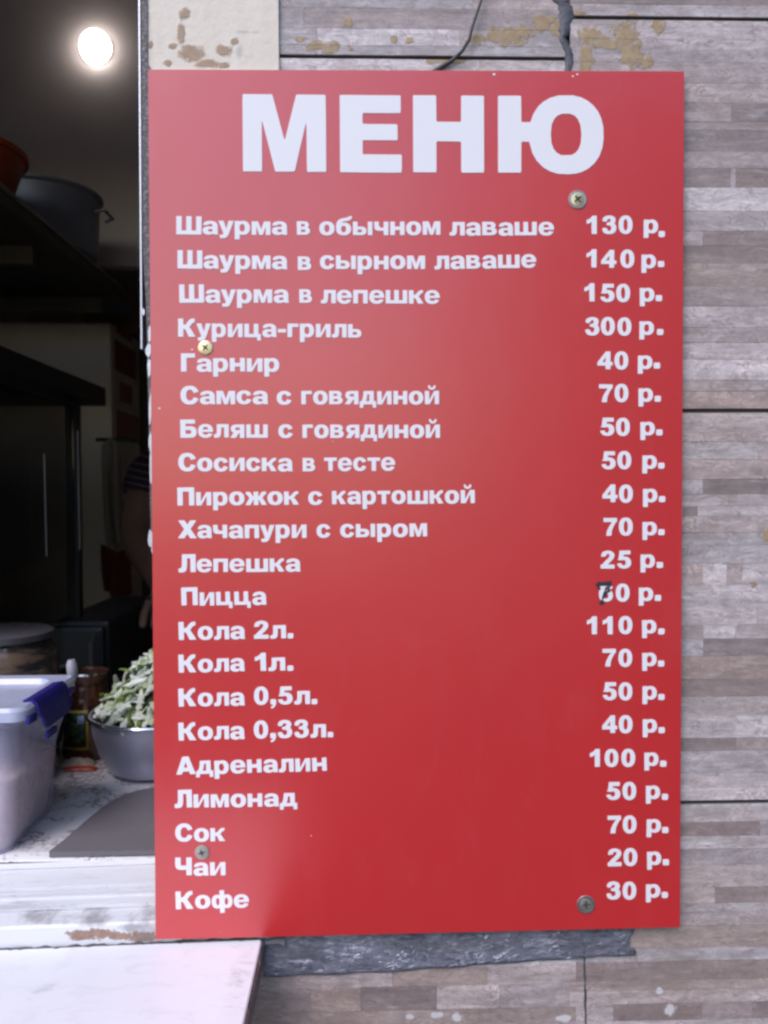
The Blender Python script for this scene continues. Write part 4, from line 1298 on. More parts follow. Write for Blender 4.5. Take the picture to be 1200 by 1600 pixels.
# ------------------------------------------------------------------ jar of sauce with label
jx = on(135, 1110, .41).x; jy = .41
jar = empty('spice_jar', (jx, jy, ZCL))
tag(jar, 'brown glass jar with green and yellow label between container and bowl', 'jar')
jr = .0312
z0 = ZCL + .002
gl = NT('brown_glass'); q = gl.pos()
gl.P(Base_Color=gl.mix(gl.noise(gl.scale(q, 30, 30, 120), 1.0, 4.0), (0.03, 0.008, 0.005), (0.13, 0.04, 0.018)), Roughness=0.15, Coat_Weight=0.6)
pr_ = [(0.0, z0), (jr * .9, z0), (jr, z0 + 0.0045), (jr, z0 + 0.0717), (jr * .97, z0 + 0.0818), (jr * .88, z0 + 0.0896), (jr * .86, z0 + 0.0986)]
MB().lathe(pr_, jx, jy, 40).build('body', gl.m, jar, True)
pr_ = [(jr * .89, z0 + 0.0991), (jr * .93, z0 + 0.0997), (jr * .94, z0 + 0.1098), (jr * .90, z0 + 0.1129), (jr * .80, z0 + 0.1129), (jr * .78, z0 + 0.1114), (0.0, z0 + 0.1114)]
MB().lathe([(jr * .945, z0 + 0.1100), (jr * .965, z0 + 0.1114), (jr * .945, z0 + 0.1133)], jx, jy, 40).build('rim', plain('jar_rim', (.75, .72, .70), .2, 1.0), jar, True)
MB().lathe(pr_, jx, jy, 40).build('lid', plain('jar_lid', (0.11, 0.045, 0.03), 0.25, 0.3, 0.5, 90), jar, True)


def label_arc(r, a0, a1, za, zb_, m, name, parent, n=14):
    V = []; Fc = []
    for k in range(n + 1):
        a = R(a0 + (a1 - a0) * k / n)
        V += [(jx + r * math.cos(a), jy + r * math.sin(a), za), (jx + r * math.cos(a), jy + r * math.sin(a), zb_)]
    for k in range(n): Fc.append((2 * k, 2 * k + 2, 2 * k + 3, 2 * k + 1))
    o = MB().add(V, Fc).build(name, m, parent, True)
    s = o.modifiers.new('t', 'SOLIDIFY'); s.thickness = .0002
    return o


yl = plain('yellow_print', (0.52, 0.40, 0.05), 0.5)
dg = NT('green_print'); q = dg.pos()
dg.P(Base_Color=dg.mix(dg.ramp(dg.noise(q, 130.0, 4.0, 0.7), [(0.5, 0.0), (0.62, 1.0)]), (0.012, 0.02, 0.016), (0.10, 0.16, 0.05)), Roughness=0.4)
label_arc(jr + .0004, 220, 292, z0 + 0.0157, z0 + 0.0672, yl, 'label_border', jar)
label_arc(jr + .0008, 225, 287, z0 + 0.0190, z0 + 0.0638, dg.m, 'label_field', jar)
label_arc(jr + .0012, 268, 283, z0 + 0.0493, z0 + 0.0605, plain('pale_blue_print', (0.35, 0.45, 0.65), 0.4), 'label_patch', jar)

# little packet under the jar
pk = plain('packet_red', (0.42, 0.06, 0.03), 0.4, var=0.3, nscale=80)
pb = plain('packet_beige', (0.42, 0.33, 0.24), 0.5, var=0.3, nscale=60)
pc = onz(120, 1196, ZCL)
pkt = empty('sauce_packet', (pc.x, pc.y, ZCL))
tag(pkt, 'small crumpled red and beige packet lying in front of the jar', 'packet')


def pillow(x0, x1, y0, y1, z, h, m, name, parent, ang, nn=12):
    V = []; Fc = []
    c, s = math.cos(R(ang)), math.sin(R(ang)); mx_, my_ = (x0 + x1) / 2, (y0 + y1) / 2
    for lay in (1, 0):
        for i in range(nn + 1):
            for j in range(nn + 1):
                u, w = i / nn, j / nn
                b = (math.sin(math.pi * u) * math.sin(math.pi * w)) ** .5 if 0 < u < 1 and 0 < w < 1 else 0
                x, y = x0 + (x1 - x0) * u - mx_, y0 + (y1 - y0) * w - my_
                zz = z + .0012 + (h * b * (1 + .5 * noise.noise(Vector((u * 6, w * 6, 2)))) if lay else 0)
                V.append((mx_ + x * c - y * s, my_ + x * s + y * c, zz + (.0003 if lay else 0)))
    k = (nn + 1) ** 2
    for l in (0, 1):
        for i in range(nn):
            for j in range(nn):
                a = l * k + i * (nn + 1) + j
                Fc.append((a, a + nn + 1, a + nn + 2, a + 1))
    return MB().add(V, Fc).build(name, m, parent, True)


pillow(pc.x - .020, pc.x + .024, pc.y - .012, pc.y + .009, ZCL, .008, pb, 'pouch', pkt, 6)
pillow(pc.x - .010, pc.x + .032, pc.y - .026, pc.y - .014, ZCL, .004, pk, 'torn_strip', pkt, 5)

# ------------------------------------------------------------------ steel bowl with cut vegetables
bx, by = on(247, 1150, .355).x, .355
bowl = empty('steel_bowl', (bx, by, ZCL))
tag(bowl, 'steel bowl full of cut vegetables at the edge of the menu', 'bowl')
br = .083
z0 = ZCL + .002
stl = NT('bowl_steel'); q = stl.pos()
stl.P(Base_Color=(0.50, 0.49, 0.60, 1), Metallic=0.7, Roughness=stl.ramp(stl.noise(q, 30.0, 4.0), [(0.3, .34), (0.7, .5)]), Normal=stl.bump(stl.noise(stl.scale(q, 4, 4, 300), 1.0, 2.0), 0.1, 0.0005))
bh = on(230, 1141, by - br).z - z0
prof = [(0.0, z0), (br * .62, z0), (br * .72, z0 + .004), (br * .86, z0 + bh * .35), (br * .95, z0 + bh * .7), (br * .985, z0 + bh), (br * 1.03, z0 + bh + .0006), (br * 1.03, z0 + bh + .0022), (br * .965, z0 + bh + .0022), (br * .93, z0 + bh * .7), (br * .83, z0 + bh * .35), (br * .68, z0 + .006), (0.0, z0 + .004)]
MB().lathe(prof, bx, by, 64).build('bowl_shell', stl.m, bowl, True)
MB().lathe([(br * 1.032, z0 + bh - .0004), (br * 1.042, z0 + bh + .001), (br * 1.032, z0 + bh + .0026), (br * 1.02, z0 + bh + .003), (br * 1.01, z0 + bh + .0024)], bx, by, 64).build('rim', plain('polished_rim', (.8, .8, .84), .15, 1.0, .05), bowl, True)
zr_ = z0 + bh
heap = empty('cut_vegetables', (bx, by, zr_ - .02))
tag(heap, 'heap of pale green and white cut vegetable sticks in the bowl', 'vegetables')
vg = []
for nm_, c0, c1 in [('veg_white', (0.46, 0.52, 0.42), (0.68, 0.72, 0.66)), ('veg_pale', (0.26, 0.34, 0.17), (0.52, 0.58, 0.42)), ('veg_green', (0.05, 0.10, 0.015), (0.20, 0.27, 0.05))]:
    t = NT(nm_); q = t.pos()
    t.P(Base_Color=t.mix(t.noise(q, 90.0, 4.0, 0.6), c0, c1), Roughness=0.35, Subsurface_Weight=0.15, Subsurface_Scale=0.004, Normal=t.bump(t.noise(q, 220.0, 3.0), 0.4, 0.001))
    vg.append(t.m)
top_z = on(240, 1012, by).z
Hh = top_z - zr_


def heap_z(r):
    u = min(1.0, r / (br * .97))
    return zr_ - .006 + Hh * (1 - u ** 1.25)


core = [(0.0, heap_z(0) - .014)] + [(br * .90 * k / 8, heap_z(br * .97 * k / 8) - .011) for k in range(1, 9)]
MB().lathe(core, bx, by, 32, wob=.03).build('heap_core', plain('core_gap_shade', (0.025, 0.04, 0.012), 0.7), heap, True)  # filler mound painted dark so gaps between sticks read as shaded
smesh = []
for s_ in range(8):
    rs = random.Random(100 + s_)
    L = rs.uniform(.016, .042); w = rs.uniform(.0050, .0110); th_ = rs.uniform(.0022, .004); cv = rs.uniform(-.010, .010)
    V = []; Fc = []
    ns = 7
    for i in range(ns + 1):
        u = i / ns - .5
        k = .8 + .2 * math.sin(u * 7 + s_) - (.25 if i in (0, ns) else 0)
        y = cv * (u * u * 4 - .3)
        z = .004 * math.sin(u * 3 + s_)
        for (a, b) in [(-1, -1), (-1, .4), (-.5, 1), (.5, 1), (1, .4), (1, -1)]:
            V.append((u * L, y + a * w / 2 * k, z + b * th_ / 2 * k))
    for i in range(ns):
        for j in range(6): Fc.append((i * 6 + j, i * 6 + (j + 1) % 6, (i + 1) * 6 + (j + 1) % 6, (i + 1) * 6 + j))
    Fc += [tuple(range(6))[::-1], tuple(ns * 6 + j for j in range(6))]
    V = [(a + rs.uniform(-.0006, .0006), b + rs.uniform(-.0009, .0009), c + rs.uniform(-.0006, .0006)) for a, b, c in V]
    m_ = fixn(mesh(V, Fc, 'stick'))
    mm = vg[[0, 1, 2, 0, 1, 2, 0, 1][s_]]
    m_.materials.append(mm); smesh.append(m_)
rs = random.Random(12)
for i in range(185):
    r = br * .86 * rs.random() ** .55
    a = rs.uniform(0, 2 * math.pi)
    if math.sin(a) > .35 and rs.random() < .6: a = -a
    x, y = bx + r * math.cos(a), by + r * math.sin(a)
    z = max(heap_z(r) + rs.uniform(-.006, .005), zr_ + .004)
    o = link('vegetable_stick', smesh[rs.choice([0, 1, 2, 3, 4, 5, 6, 7, 0, 3])], None, heap, (x, y, z))
    sl = math.atan2(Hh * 1.25 * (r / (br * .97)) ** .25, br * .97)
    rot = Matrix.Rotation(a, 3, 'Z') @ Matrix.Rotation(sl + rs.uniform(-.5, .4), 3, 'Y') @ Matrix.Rotation(rs.uniform(-1.3, 1.3), 3, 'Z') @ Matrix.Rotation(rs.uniform(-.9, .9), 3, 'X')
    o.rotation_euler = rot.to_euler()
    o.scale = (rs.uniform(.7, 1.15), rs.uniform(.8, 1.2), rs.uniform(.8, 1.2))

# ------------------------------------------------------------------ behind the container
cx_, cy_ = -.500, .335
tubj = empty('glass_jar', (cx_, cy_, ZCL))
tag(tubj, 'wide dark glass jar with brown filling behind the food container', 'jar')
z0 = ZCL + .002
tz = on(40, 984, cy_).z
gd = NT('dark_glass'); q = gd.pos()
gd.P(Base_Color=gd.mix(gd.ramp(gd.noise(gd.scale(q, 20, 20, 90), 1.0, 4.0, 0.7), [(0.45, 0.0), (0.6, 1.0)]), (0.03, 0.028, 0.03), (0.15, 0.10, 0.07)), Roughness=0.2, Coat_Weight=0.5)
MB().lathe([(0, z0), (.066, z0), (.070, z0 + .006), (.070, tz - .026), (.062, tz - .014), (.060, tz - .010)], cx_, cy_, 40).build('body', gd.m, tubj, True)
MB().lathe([(.0605, tz - .0098), (.0655, tz - .0095), (.0655, tz - .002), (.062, tz), (0, tz)], cx_, cy_, 40).build('lid', plain('grey_lid', (0.07, 0.066, 0.075), 0.3), tubj, True)
spn = empty('spoon', (on(100, 1250, .262).x, .262, ZCL))
tag(spn, 'spoon with a rounded pale handle standing behind the food container', 'spoon')
gy = plain('pale_grey_plastic', (0.34, 0.34, 0.40), 0.4, var=0.05)
ha = [on(112, 1037, .262), on(113.5, 1060, .262), on(108, 1120, .262), on(98, 1200, .262)]
V = []; Fc = []
hw = [.0040, .0062, .0060, .0038, .0026, .0026]
hp2 = [on(111.5, 1031, .262), on(112, 1038, .262), on(113, 1050, .262), on(112, 1066, .262), on(92, 1130, .262), on(66, 1212, .262)]
MB().tube(hp2, hw, 14).build('handle', gy, spn, True)
e = hp2[-1]
MB().lathe([(0, ZCL + .003), (.012, ZCL + .006), (.017, ZCL + .014), (.0175, ZCL + .020), (.0165, ZCL + .020), (.011, ZCL + .008), (0, ZCL + .005)], e.x - .012, .262, 24).build('spoon_bowl', gy, spn, True)

# ------------------------------------------------------------------ shelf on the left wall, bowl and pan
shz = 1.5 + .420
ish = empty('wall_shelf', (-.9, .8, shz))
tag(ish, 'dark wooden shelf along the left wall inside the kiosk', 'shelf')
wd = plain('dark_wood', (0.055, 0.045, 0.03), 0.6, nscale=12)
MB().box(X0 + .002, -.565, .16, 1.13, shz, shz + .020, .001).build('shelf_board', wd, ish)
MB().box(-.575, -.561, .16, 1.13, shz + .0212, shz + .026, .001).build('edge_strip', plain('edge_strip', (0.2, 0.17, 0.12), 0.45), ish)
for y in (.30, .72, 1.09):
    MB().box(X0 + .002, -.60, y, y + .022, shz - .032, shz - .001, .001).build('bracket', plain('bracket_wood', (0.12, 0.09, 0.05), 0.6), ish)
c1 = on(-8, 300, .62); rb_ = plain('orange_plastic', (0.33, 0.045, 0.015), 0.4)
bz = shz + .0275
hh = on(0, 236, .62).z - bz
pb2 = empty('plastic_bowl', (-.675, .62, bz))
tag(pb2, 'red-orange plastic bowl on the wall shelf', 'bowl')
rr_ = .108
MB().lathe([(0, bz), (rr_ * .62, bz), (rr_ * .74, bz + .01), (rr_ * .93, bz + hh - .012), (rr_ * .94, bz + hh - .010), (rr_, bz + hh - .009), (rr_, bz + hh), (rr_ * .93, bz + hh), (rr_ * .70, bz + .012), (0, bz + .008)], -.680, .62, 40).build('bowl_shell', rb_, pb2, True)
pan = empty('metal_pan', (-.69, .93, bz))
tag(pan, 'round grey metal pan on the wall shelf beside the red bowl', 'pan')
hp = on(95, 294, .86).z - bz
rp = .112
pm = plain('pan_metal', (0.20, 0.20, 0.235), 0.45, 0.35, 0.1, 40)
MB().lathe([(0, bz), (rp * .86, bz), (rp * .93, bz + .006), (rp * .97, bz + hp - .008), (rp, bz + hp - .006), (rp * 1.03, bz + hp - .004), (rp * 1.03, bz + hp), (rp * .97, bz + hp), (rp * .92, bz + .01), (0, bz + .004)], -.655, .90, 48).build('pan_shell', pm, pan, True)
MB().tube([(-.655 + rp * 1.02, .87, bz + hp * .66), (-.655 + rp * 1.16, .875, bz + hp * .7), (-.655 + rp * 1.16, .925, bz + hp * .7), (-.655 + rp * 1.02, .93, bz + hp * .66)], .003, 8).build('handle', pm, pan, True)

# ------------------------------------------------------------------ rotisserie oven on the left
ov = empty('rotisserie_oven', (-.85, .60, ZF))
tag(ov, 'tall black rotisserie oven with glass side and overhanging hood', 'oven')
ozt = 1.5 + .20
MB().box(X0 + .02, -.53, .20, .885, ozt - .034, ozt, .003).build('hood', M['black'], ov)
MB().box(X0 + .02, -.90, .24, .80, ozt - .50, ozt - .0345, .002).build('back_panel', M['black'], ov)
MB().box(X0 + .02, -.56, .22, .84, ZF + .02, ozt - .50 - .0005, .003).build('base_cabinet', M['black'], ov)
for y in (.235, .82):
    MB().box(-.585, -.562, y, y + .018, ozt - .4995, ozt - .0345, .001).build('corner_post', M['black'], ov)
for y, hgt, rr2 in ((.807, .036, .0016), (.648, .085, .0012)):
    a_ = (-.558, y, ozt - .05 - hgt); b_ = (-.558, y + .004, ozt - .30)
    MB().tube([a_, b_], rr2, 8).build('trim_rod', M['steel'], ov, True)
gm = NT('oven_glass')
trn = gm.n('ShaderNodeBsdfTransparent'); trn.inputs[0].default_value = (.55, .55, .55, 1)
gls = gm.n('ShaderNodeBsdfGlossy'); gls.inputs['Roughness'].default_value = .12
mx = gm.n('ShaderNodeMixShader'); mx.inputs[0].default_value = .06
gm.t.links.new(trn.outputs[0], mx.inputs[1]); gm.t.links.new(gls.outputs[0], mx.inputs[2]); gm.t.links.new(mx.outputs[0], gm.t.nodes['Material Output'].inputs[0])
MB().box(-.572, -.569, .2535, .8195, ozt - .495, ozt - .040).build('glass_pane', gm.m, ov)
ck = NT('roast_skin'); q = ck.pos()
ck.P(Base_Color=ck.mix(ck.noise(q, 40.0, 5.0, 0.65), (0.10, 0.05, 0.02), (0.34, 0.22, 0.12)), Roughness=0.4, Normal=ck.bump(ck.noise(q, 120.0, 4.0), 0.6, 0.004))


def chicken(x, y, z, s, label):
    root = empty('roast_chicken', (x, y, z))
    tag(root, label, 'roast chicken', 'chickens in the rotisserie')
    bm = bmesh.new()
    bmesh.ops.create_uvsphere(bm, u_segments=24, v_segments=16, radius=1.0)
    for v in bm.verts:
        c = v.co
        k = 1 + .18 * c.x
        v.co = Vector((c.x * .085 * s, c.y * .058 * s * k, c.z * .052 * s * k * (1.1 if c.z > 0 else .9)))
        v.co *= 1 + .07 * noise.noise(c * 2.2 + Vector((x * 9, y * 9, z * 9)))
        v.co += Vector((x, y, z))
    bm.verts.index_update()
    mb = MB(); mb.add([v.co.copy() for v in bm.verts], [[v.index for v in f.verts] for f in bm.faces]); bm.free()
    mb.build('carcass', ck.m, root, True)
    for sg in (-1, 1):
        MB().tube([(x + .03 * s, y + sg * .045 * s, z - .005), (x + .075 * s, y + sg * .055 * s, z + .02 * s), (x + .105 * s, y + sg * .045 * s, z + .005 * s)], [.024 * s, .022 * s, .010 * s], 12).build('drumstick', ck.m, root, True)
        MB().tube([(x - .045 * s, y + sg * .045 * s, z + .01 * s), (x - .02 * s, y + sg * .066 * s, z - .01 * s), (x + .01 * s, y + sg * .062 * s, z - .02 * s)], [.016 * s, .013 * s, .007 * s], 10).build('wing', ck.m, root, True)


chicken(-.70, .43, 1.5 + .005, 1.0, 'upper roast chicken behind the oven glass')
chicken(-.70, .43, 1.5 - .105, 1.05, 'lower roast chicken behind the oven glass')
for z in (1.505, 1.395):
    tag(MB().tube([(-.895, .43, z), (-.59, .43, z)], .004, 8).build('spit_rod', M['steel'], ov, True), None)

# ------------------------------------------------------------------ white fridge with red stickers, picture on it
FD = 2.4 - .704
fx = on(176, 700, FD).x
fzt = on(150, 503, FD).z
fr = empty('fridge', (fx - .3, FD + .2, ZF))
tag(fr, 'tall off-white fridge with red stickers down its side', 'fridge')
fwm = plain('fridge_enamel', (0.72, 0.62, 0.52), 0.4, nscale=6)
MB().box(fx - .46, fx, FD + .022, FD + .30, ZF + .02, fzt, .006).build('cabinet', fwm, fr)
MB().box(fx - .46, fx - .001, FD, FD + .020, ZF + .50, fzt - .002, .006).build('door', fwm, fr)
MB().box(fx - .46, fx - .001, FD, FD + .020, ZF + .03, ZF + .49, .006).build('door', fwm, fr)
rdm = NT('red_sticker'); q = rdm.pos()
rdm.P(Base_Color=rdm.mix(rdm.ramp(rdm.noise(q, 60.0, 4.0), [(0.5, 0.0), (0.68, 0.7)]), (0.30, 0.02, 0.02), (0.36, 0.20, 0.15)), Roughness=0.35)
for (ya, yb_, w0, w1) in [(502, 528, .02, .16), (541, 586, .0, .20), (600, 630, .05, .16), (646, 690, .01, .23), (957, 1003, .12, .30)]:
    yA = FD + .03 + w0 * .9; yB = min(FD + .03 + w1 * 1.1, FD + .295)
    ym = (yA + yB) / 2
    dd = ray(190, ya); z1_ = CAM_LOC.z + dd.z * ((ym - CAM_LOC.y) / dd.y)
    dd = ray(190, yb_); z0_ = CAM_LOC.z + dd.z * ((ym - CAM_LOC.y) / dd.y)
    MB().box(fx + .0004, fx + .0016, yA, yB, z0_, z1_).build('sticker', rdm.m, fr)
# picture frame on top
pf = empty('picture_frame', (fx, FD + .12, fzt))
tag(pf, 'small picture in an orange wooden frame standing on the fridge', 'picture')
pxa, pxb = on(132, 480, FD + .12).x, on(217, 480, FD + .12).x
pzt = on(175, 464, FD + .12).z
om = plain('orange_wood', (0.26, 0.115, 0.03), 0.5)
bw = .020
pz0 = fzt + .001
pY = FD + .12
MB().box(pxa, pxb, pY, pY + .014, pzt - bw, pzt, .001).build('frame_rail', om, pf)
MB().box(pxa, pxb, pY, pY + .014, pz0, pz0 + bw, .001).build('frame_rail', om, pf)
MB().box(pxa, pxa + bw, pY + .0005, pY + .0135, pz0 + bw, pzt - bw).build('frame_stile', om, pf)
MB().box(pxb - bw, pxb, pY + .0005, pY + .0135, pz0 + bw, pzt - bw).build('frame_stile', om, pf)
pim = NT('landscape_print'); q = pim.pos()
sp = pim.n('ShaderNodeSeparateXYZ'); pim.set(sp.inputs[0], q)
zz = pim.math('DIVIDE', pim.math('SUBTRACT', sp.outputs[2], pz0), pzt - pz0)
zz = pim.math('ADD', zz, pim.math('MULTIPLY', pim.math('SUBTRACT', pim.noise(q, 30.0, 3.0), 0.5), 0.25))
pim.P(Base_Color=pim.ramp(zz, [(0.25, (0.16, 0.13, 0.08)), (0.5, (0.15, 0.16, 0.10)), (0.62, (0.20, 0.22, 0.22)), (0.8, (0.14, 0.2, 0.34))]), Roughness=0.3)
MB().box(pxa + bw, pxb - bw, pY + .005, pY + .008, pz0 + bw, pzt - bw).build('print', pim.m, pf)

# steel cabinet low on the left
cxa, cxb = on(70, 1000, .75).x, on(164, 1000, .75).x
czt = on(140, 974, .75).z
cab = empty('steel_cabinet', ((cxa + cxb) / 2, .95, ZF))
tag(cab, 'dark grey metal cabinet standing behind the counter', 'cabinet')
dk = plain('dark_metal', (0.075, 0.075, 0.08), 0.4, 0.4)
MB().box(cxa, cxb, .772, 1.15, ZF, czt, .006).build('carcass', dk, cab)
MB().box(cxa + .004, cxb - .004, .752, .770, ZF + .05, czt - .006, .008).build('door', dk, cab)
MB().tube([(cxb - .02, .750, czt - .02), (cxb - .02, .735, czt - .03), (cxb - .02, .735, czt - .12), (cxb - .02, .750, czt - .13)], .003, 8).build('handle', M['steel'], cab, True)

# towel and red cloth hanging on the side
tw_ = NT('beige_towel'); q = tw_.pos()
tw_.P(Base_Color=tw_.mix(tw_.noise(q, 60.0, 4.0), (0.30, 0.25, 0.20), (0.42, 0.36, 0.30)), Roughness=0.9, Normal=tw_.bump(tw_.noise(q, 500.0, 2.0), 0.5, 0.002))


def drape(name, px0, px1, py0, py1, Y, m, label, cat, curve=0.0, seed=1):
    V = []; Fc = []
    nx_, nz_ = 22, 30
    for i in range(nx_ + 1):
        for j in range(nz_ + 1):
            u, w = i / nx_, j / nz_
            x = px0 + (px1 - px0) * u + curve * w * w
            y = py0 + (py1 - py0) * w + 6 * math.sin(u * 5 + seed)
            p = on(x, y, Y)
            p.y += .012 * math.sin(u * 11 + seed + w * 1.5) * (0.4 + w) + .006 * noise.noise(Vector((u * 4, w * 4, seed)))
            V.append(p)
    for i in range(nx_):
        for j in range(nz_):
            a = i * (nz_ + 1) + j
            Fc.append((a, a + 1, a + nz_ + 2, a + nz_ + 1))
    o = MB().add(V, Fc).build(name, m, None, True, on((px0 + px1) / 2, py1, Y))
    s = o.modifiers.new('t', 'SOLIDIFY'); s.thickness = .004
    return tag(o, label, cat)


drape('towel', 160, 186, 690, 852, 1.52, tw_.m, 'beige towel hanging left of the striped shirt', 'towel', 10, 2)
drape('red_cloth', 158, 205, 856, 930, 1.54, plain('dark_red_cloth', (0.16, 0.02, 0.02), 0.85), 'dark red cloth hanging under the beige towel', 'cloth', 4, 5)
# rail that carries them
tag(MB().tube([(on(150, 688, 1.53).x, 1.53, on(150, 687, 1.53).z), (on(215, 688, 1.53).x, 1.53, on(215, 687, 1.53).z)], .005, 8).build('towel_rail', dk, None, True, on(180, 687, 1.53)), 'thin rail the beige towel hangs from', 'rail')

# ------------------------------------------------------------------ lamp
LPY = 1.15
lx = on(150, 76, LPY)
lr_ = .0345
tag(MB().box(X0, .35, LPY + .001, LPY + .03, 2.0, ZT, .001).build('partition', plain('brown_panel', (0.54, 0.46, 0.41), 0.4, nscale=5)), 'brown-grey panel hanging from the kiosk ceiling', kind='structure')
lamp = empty('round_lamp', (lx.x, LPY, lx.z))
tag(lamp, 'lit round lamp glowing on the panel at the top left', 'lamp')
em = NT('lit_diffuser')
em.P(Base_Color=(0.9, 0.9, 0.9, 1), Emission_Color=(1.0, 0.97, 1.0, 1), Emission_Strength=7.0)
V = []; Fc = []
n = 36; rings = 9
for j in range(rings + 1):
    t_ = math.pi / 2 * j / rings
    for k in range(n):
        a_ = 2 * math.pi * k / n
        V.append((lx.x + lr_ * .95 * math.cos(t_) * math.cos(a_), LPY - .003 - lr_ * 1.0 * math.sin(t_), lx.z + lr_ * 1.06 * math.cos(t_) * math.sin(a_)))
for j in range(rings):
    for k in range(n): Fc.append((j * n + k, j * n + (k + 1) % n, (j + 1) * n + (k + 1) % n, (j + 1) * n + k))
MB().add(V, Fc).build('diffuser', em.m, lamp, True)
V = []; Fc = []
for k in range(n):
    a_ = 2 * math.pi * k / n
    for (q_, y) in [(lr_ * .98, -.0002), (lr_ * 1.05, -.0002), (lr_ * 1.05, -.0028), (lr_ * .98, -.0029)]:
        V.append((lx.x + q_ * math.cos(a_), LPY + y, lx.z + q_ * math.sin(a_)))
for k in range(n):
    for j in range(4): Fc.append((k * 4 + j, k * 4 + (j + 1) % 4, ((k + 1) % n) * 4 + (j + 1) % 4, ((k + 1) % n) * 4 + j))
MB().add(V, Fc).build('base_ring', gy, lamp)

# ------------------------------------------------------------------ the seller, mostly hidden by the menu
PY = 2.0 - .704
pxm = on(343, 700, PY).x
HS = 1.72
zf = ZF


def skin_mesh(name, joints, edges, m, parent, sub=2, root=0):
    me = bpy.data.meshes.new(name)
    me.from_pydata([j[0] for j in joints], edges, [])
    o = bpy.data.objects.new(name, me); C.objects.link(o)
    o.parent = parent; bpy_parent_fix(o, parent)
    me.materials.append(m)
    sk = o.modifiers.new('skin', 'SKIN'); sk.use_smooth_shade = True
    if not me.skin_vertices: me.skin_vertices.new()
    for i, j in enumerate(joints):
        r = j[1]
        me.skin_vertices[0].data[i].radius = r if isinstance(r, tuple) else (r, r)
        me.skin_vertices[0].data[i].use_root = (i == root)
    ss = o.modifiers.new('sub', 'SUBSURF'); ss.levels = sub; ss.render_levels = sub
    return o


per = empty('person', (pxm, PY, zf))
tag(per, 'person in a dark striped short-sleeved shirt standing behind the menu board', 'person')
skn = NT('skin'); q = skn.pos()
skn.P(Base_Color=skn.mix(skn.noise(q, 30.0, 3.0), (0.24, 0.13, 0.09), (0.32, 0.18, 0.13)), Roughness=0.5, Subsurface_Weight=0.1, Subsurface_Scale=0.01)
elx = on(213, 838, PY - .14).x; elz = on(213, 838, PY - .14).z
J = []
Eg = []


def jt(x, y, z, r, par=None):
    J.append(((x, y, z), r))
    if par is not None: Eg.append((par, len(J) - 1))
    return len(J) - 1


shz_ = on(215, 712, PY).z
pel = jt(pxm, PY, zf + .93, (.145, .10))
abd = jt(pxm, PY, zf + 1.10, (.13, .095), pel)
che = jt(pxm, PY, zf + 1.27, (.145, .105), abd)
nb_ = jt(pxm, PY + .005, shz_ + .015, (.075, .065), che)
nk = jt(pxm, PY - .005, shz_ + .075, .055, nb_)
hd0 = jt(pxm, PY - .015, shz_ + .145, (.068, .078), nk)
hd1 = jt(pxm, PY - .015, shz_ + .215, (.076, .092), hd0)
hd2 = jt(pxm, PY - .010, shz_ + .275, (.062, .075), hd1)
for sgn in (-1, 1):
    sx0 = pxm + sgn * .17
    sh_ = jt(sx0, PY, shz_ - .045, .058, nb_)
    ex = elx if sgn < 0 else pxm + .25
    mid = jt((sx0 + ex) / 2, PY - .06, (shz_ - .045 + elz) / 2, .050, sh_)
    el = jt(ex, PY - .14, elz, .041, mid)
    fa = jt(ex - sgn * .06, PY - .26, elz - .045, .037, el)
    wr = jt(ex - sgn * .11, PY - .36, elz - .08, .027, fa)
    pa = jt(ex - sgn * .13, PY - .43, elz - .10, (.038, .018), wr)
    for k in range(4):
        o1 = (k - 1.5) * .019
        f1 = jt(ex - sgn * .14 + o1, PY - .475, elz - .108, .0092, pa)
        f2 = jt(ex - sgn * .142 + o1 * 1.1, PY - .51 + abs(k - 1.4) * .004, elz - .122, .0085, f1)
        jt(ex - sgn * .143 + o1 * 1.1, PY - .53 + abs(k - 1.4) * .006, elz - .145, .0075, f2)
    t1 = jt(ex - sgn * .175, PY - .425, elz - .112, .010, pa)
    jt(ex - sgn * .19, PY - .46, elz - .125, .009, t1)
    hp_ = jt(pxm + sgn * .085, PY, zf + .86, .092, pel)
    kn = jt(pxm + sgn * .10, PY - .01, zf + .48, .060, hp_)
    an = jt(pxm + sgn * .105, PY + .02, zf + .09, .040, kn)
    jt(pxm + sgn * .115, PY - .12, zf + .035, (.042, .032), an)
skin_mesh('body', J, Eg, skn.m, per, 2)
# face features and hair
fy = PY - .015 - .088
MB().tube([(pxm, fy + .008, shz_ + .225), (pxm, fy - .010, shz_ + .200), (pxm, fy - .016, shz_ + .188), (pxm, fy + .004, shz_ + .180)], [.008, .010, .012, .008], 10).build('nose', skn.m, per, True)
for sgn in (-1, 1):
    MB().lathe([(0, shz_ + .212), (.009, shz_ + .217), (.011, shz_ + .222), (.009, shz_ + .227), (0, shz_ + .232)], pxm + sgn * .030, fy + .012, 14).build('eye', plain('eye', (0.5, 0.5, 0.5), 0.2), per, True)
    MB().tube([(pxm + sgn * .074, PY - .01, shz_ + .235), (pxm + sgn * .084, PY + .0, shz_ + .225), (pxm + sgn * .080, PY - .004, shz_ + .19)], [.010, .013, .008], 10).build('ear', skn.m, per, True)
MB().tube([(pxm - .022, fy + .010, shz_ + .155), (pxm, fy + .002, shz_ + .153), (pxm + .022, fy + .010, shz_ + .155)], [.004, .007, .004], 8).build('mouth', plain('lips', (0.25, 0.08, 0.07), 0.5), per, True)
bm = bmesh.new(); bmesh.ops.create_uvsphere(bm, u_segments=28, v_segments=18, radius=1)
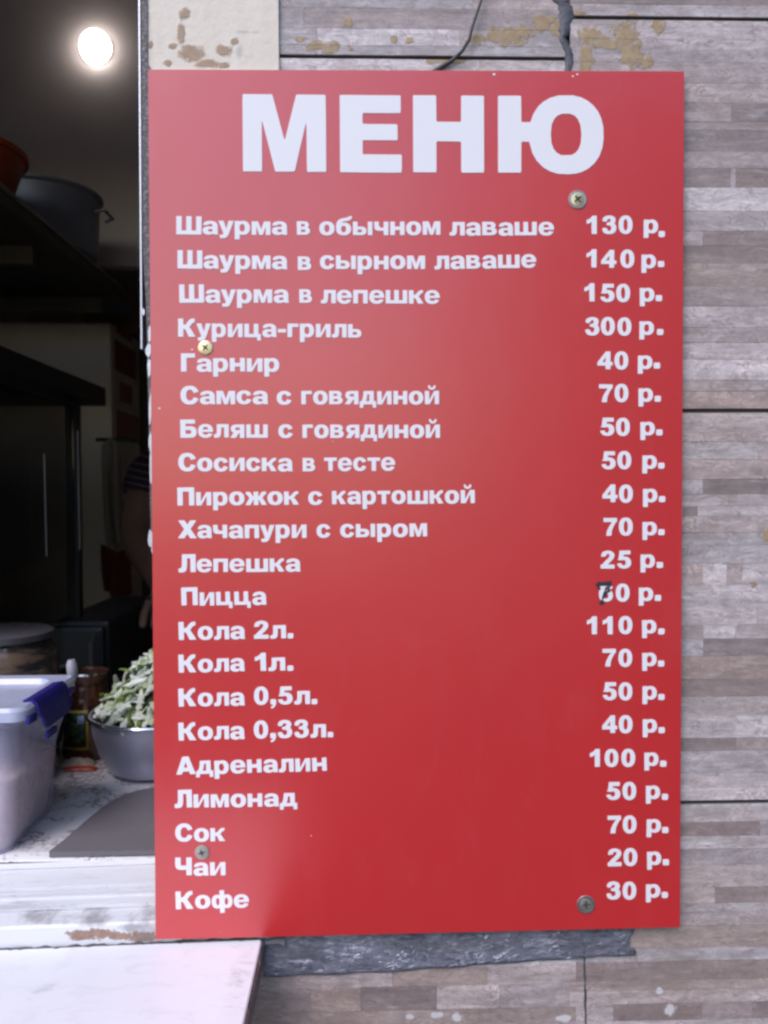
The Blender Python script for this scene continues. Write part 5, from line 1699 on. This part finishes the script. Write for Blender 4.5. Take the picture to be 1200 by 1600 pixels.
for v in bm.verts:
    c = v.co.copy()
    zc = c.z
    if zc < -.1 and c.y < .3: zc = -.1
    v.co = Vector((pxm + c.x * .086, PY + .000 + c.y * .098 + (.018 if c.y < -.3 and c.z < .5 else 0), shz_ + .235 + zc * .088 + (.01 * noise.noise(c * 4))))
bm.verts.index_update(); mb = MB(); mb.add([v.co.copy() for v in bm.verts], [[v.index for v in f.verts] for f in bm.faces]); bm.free()
mb.build('hair', plain('dark_hair', (0.02, 0.015, 0.012), 0.6, bump=0.6, bdist=.004), per, True)
stp = NT('striped_shirt'); q = stp.pos()
sp = stp.n('ShaderNodeSeparateXYZ'); stp.set(sp.inputs[0], q)
ph = stp.math('ADD', stp.math('MULTIPLY', sp.outputs[2], 60.0), stp.math('ADD', stp.math('MULTIPLY', sp.outputs[0], 16.0), stp.math('MULTIPLY', stp.noise(q, 8.0, 2.0), 1.2)))
fr_ = stp.math('FRACT', ph)
stp.P(Base_Color=stp.mix(stp.ramp(fr_, [(0.0, 0.0), (0.8, 0.0), (0.87, 1.0), (0.95, 1.0), (1.0, 0.0)]), (0.035, 0.018, 0.038), (0.22, 0.19, 0.20)), Roughness=0.85)
J = []; Eg = []
a0 = jt(pxm, PY, zf + .90, (.165, .118))
a1 = jt(pxm, PY, zf + 1.08, (.152, .115), a0)
a2 = jt(pxm, PY, zf + 1.25, (.165, .125), a1)
a3 = jt(pxm, PY + .003, shz_ - .01, (.088, .078), a2)
for sgn in (-1, 1):
    sx0 = pxm + sgn * .17
    ex = elx if sgn < 0 else pxm + .25
    s0 = jt(sx0, PY, shz_ - .045, .070, a3)
    s1 = jt(sx0 + (ex - sx0) * .55, PY - .085, shz_ - .045 + (elz - shz_ + .045) * .55, .066, s0)
skin_mesh('shirt', J, Eg, stp.m, per, 2)
J = []; Eg = []
b0 = jt(pxm, PY, zf + .93, (.160, .115))
for sgn in (-1, 1):
    h_ = jt(pxm + sgn * .085, PY, zf + .85, .104, b0)
    k_ = jt(pxm + sgn * .10, PY - .01, zf + .48, .078, h_)
    jt(pxm + sgn * .105, PY + .015, zf + .08, .064, k_)
skin_mesh('trousers', J, Eg, plain('dark_trousers', (0.02, 0.02, 0.028), 0.9), per, 2)
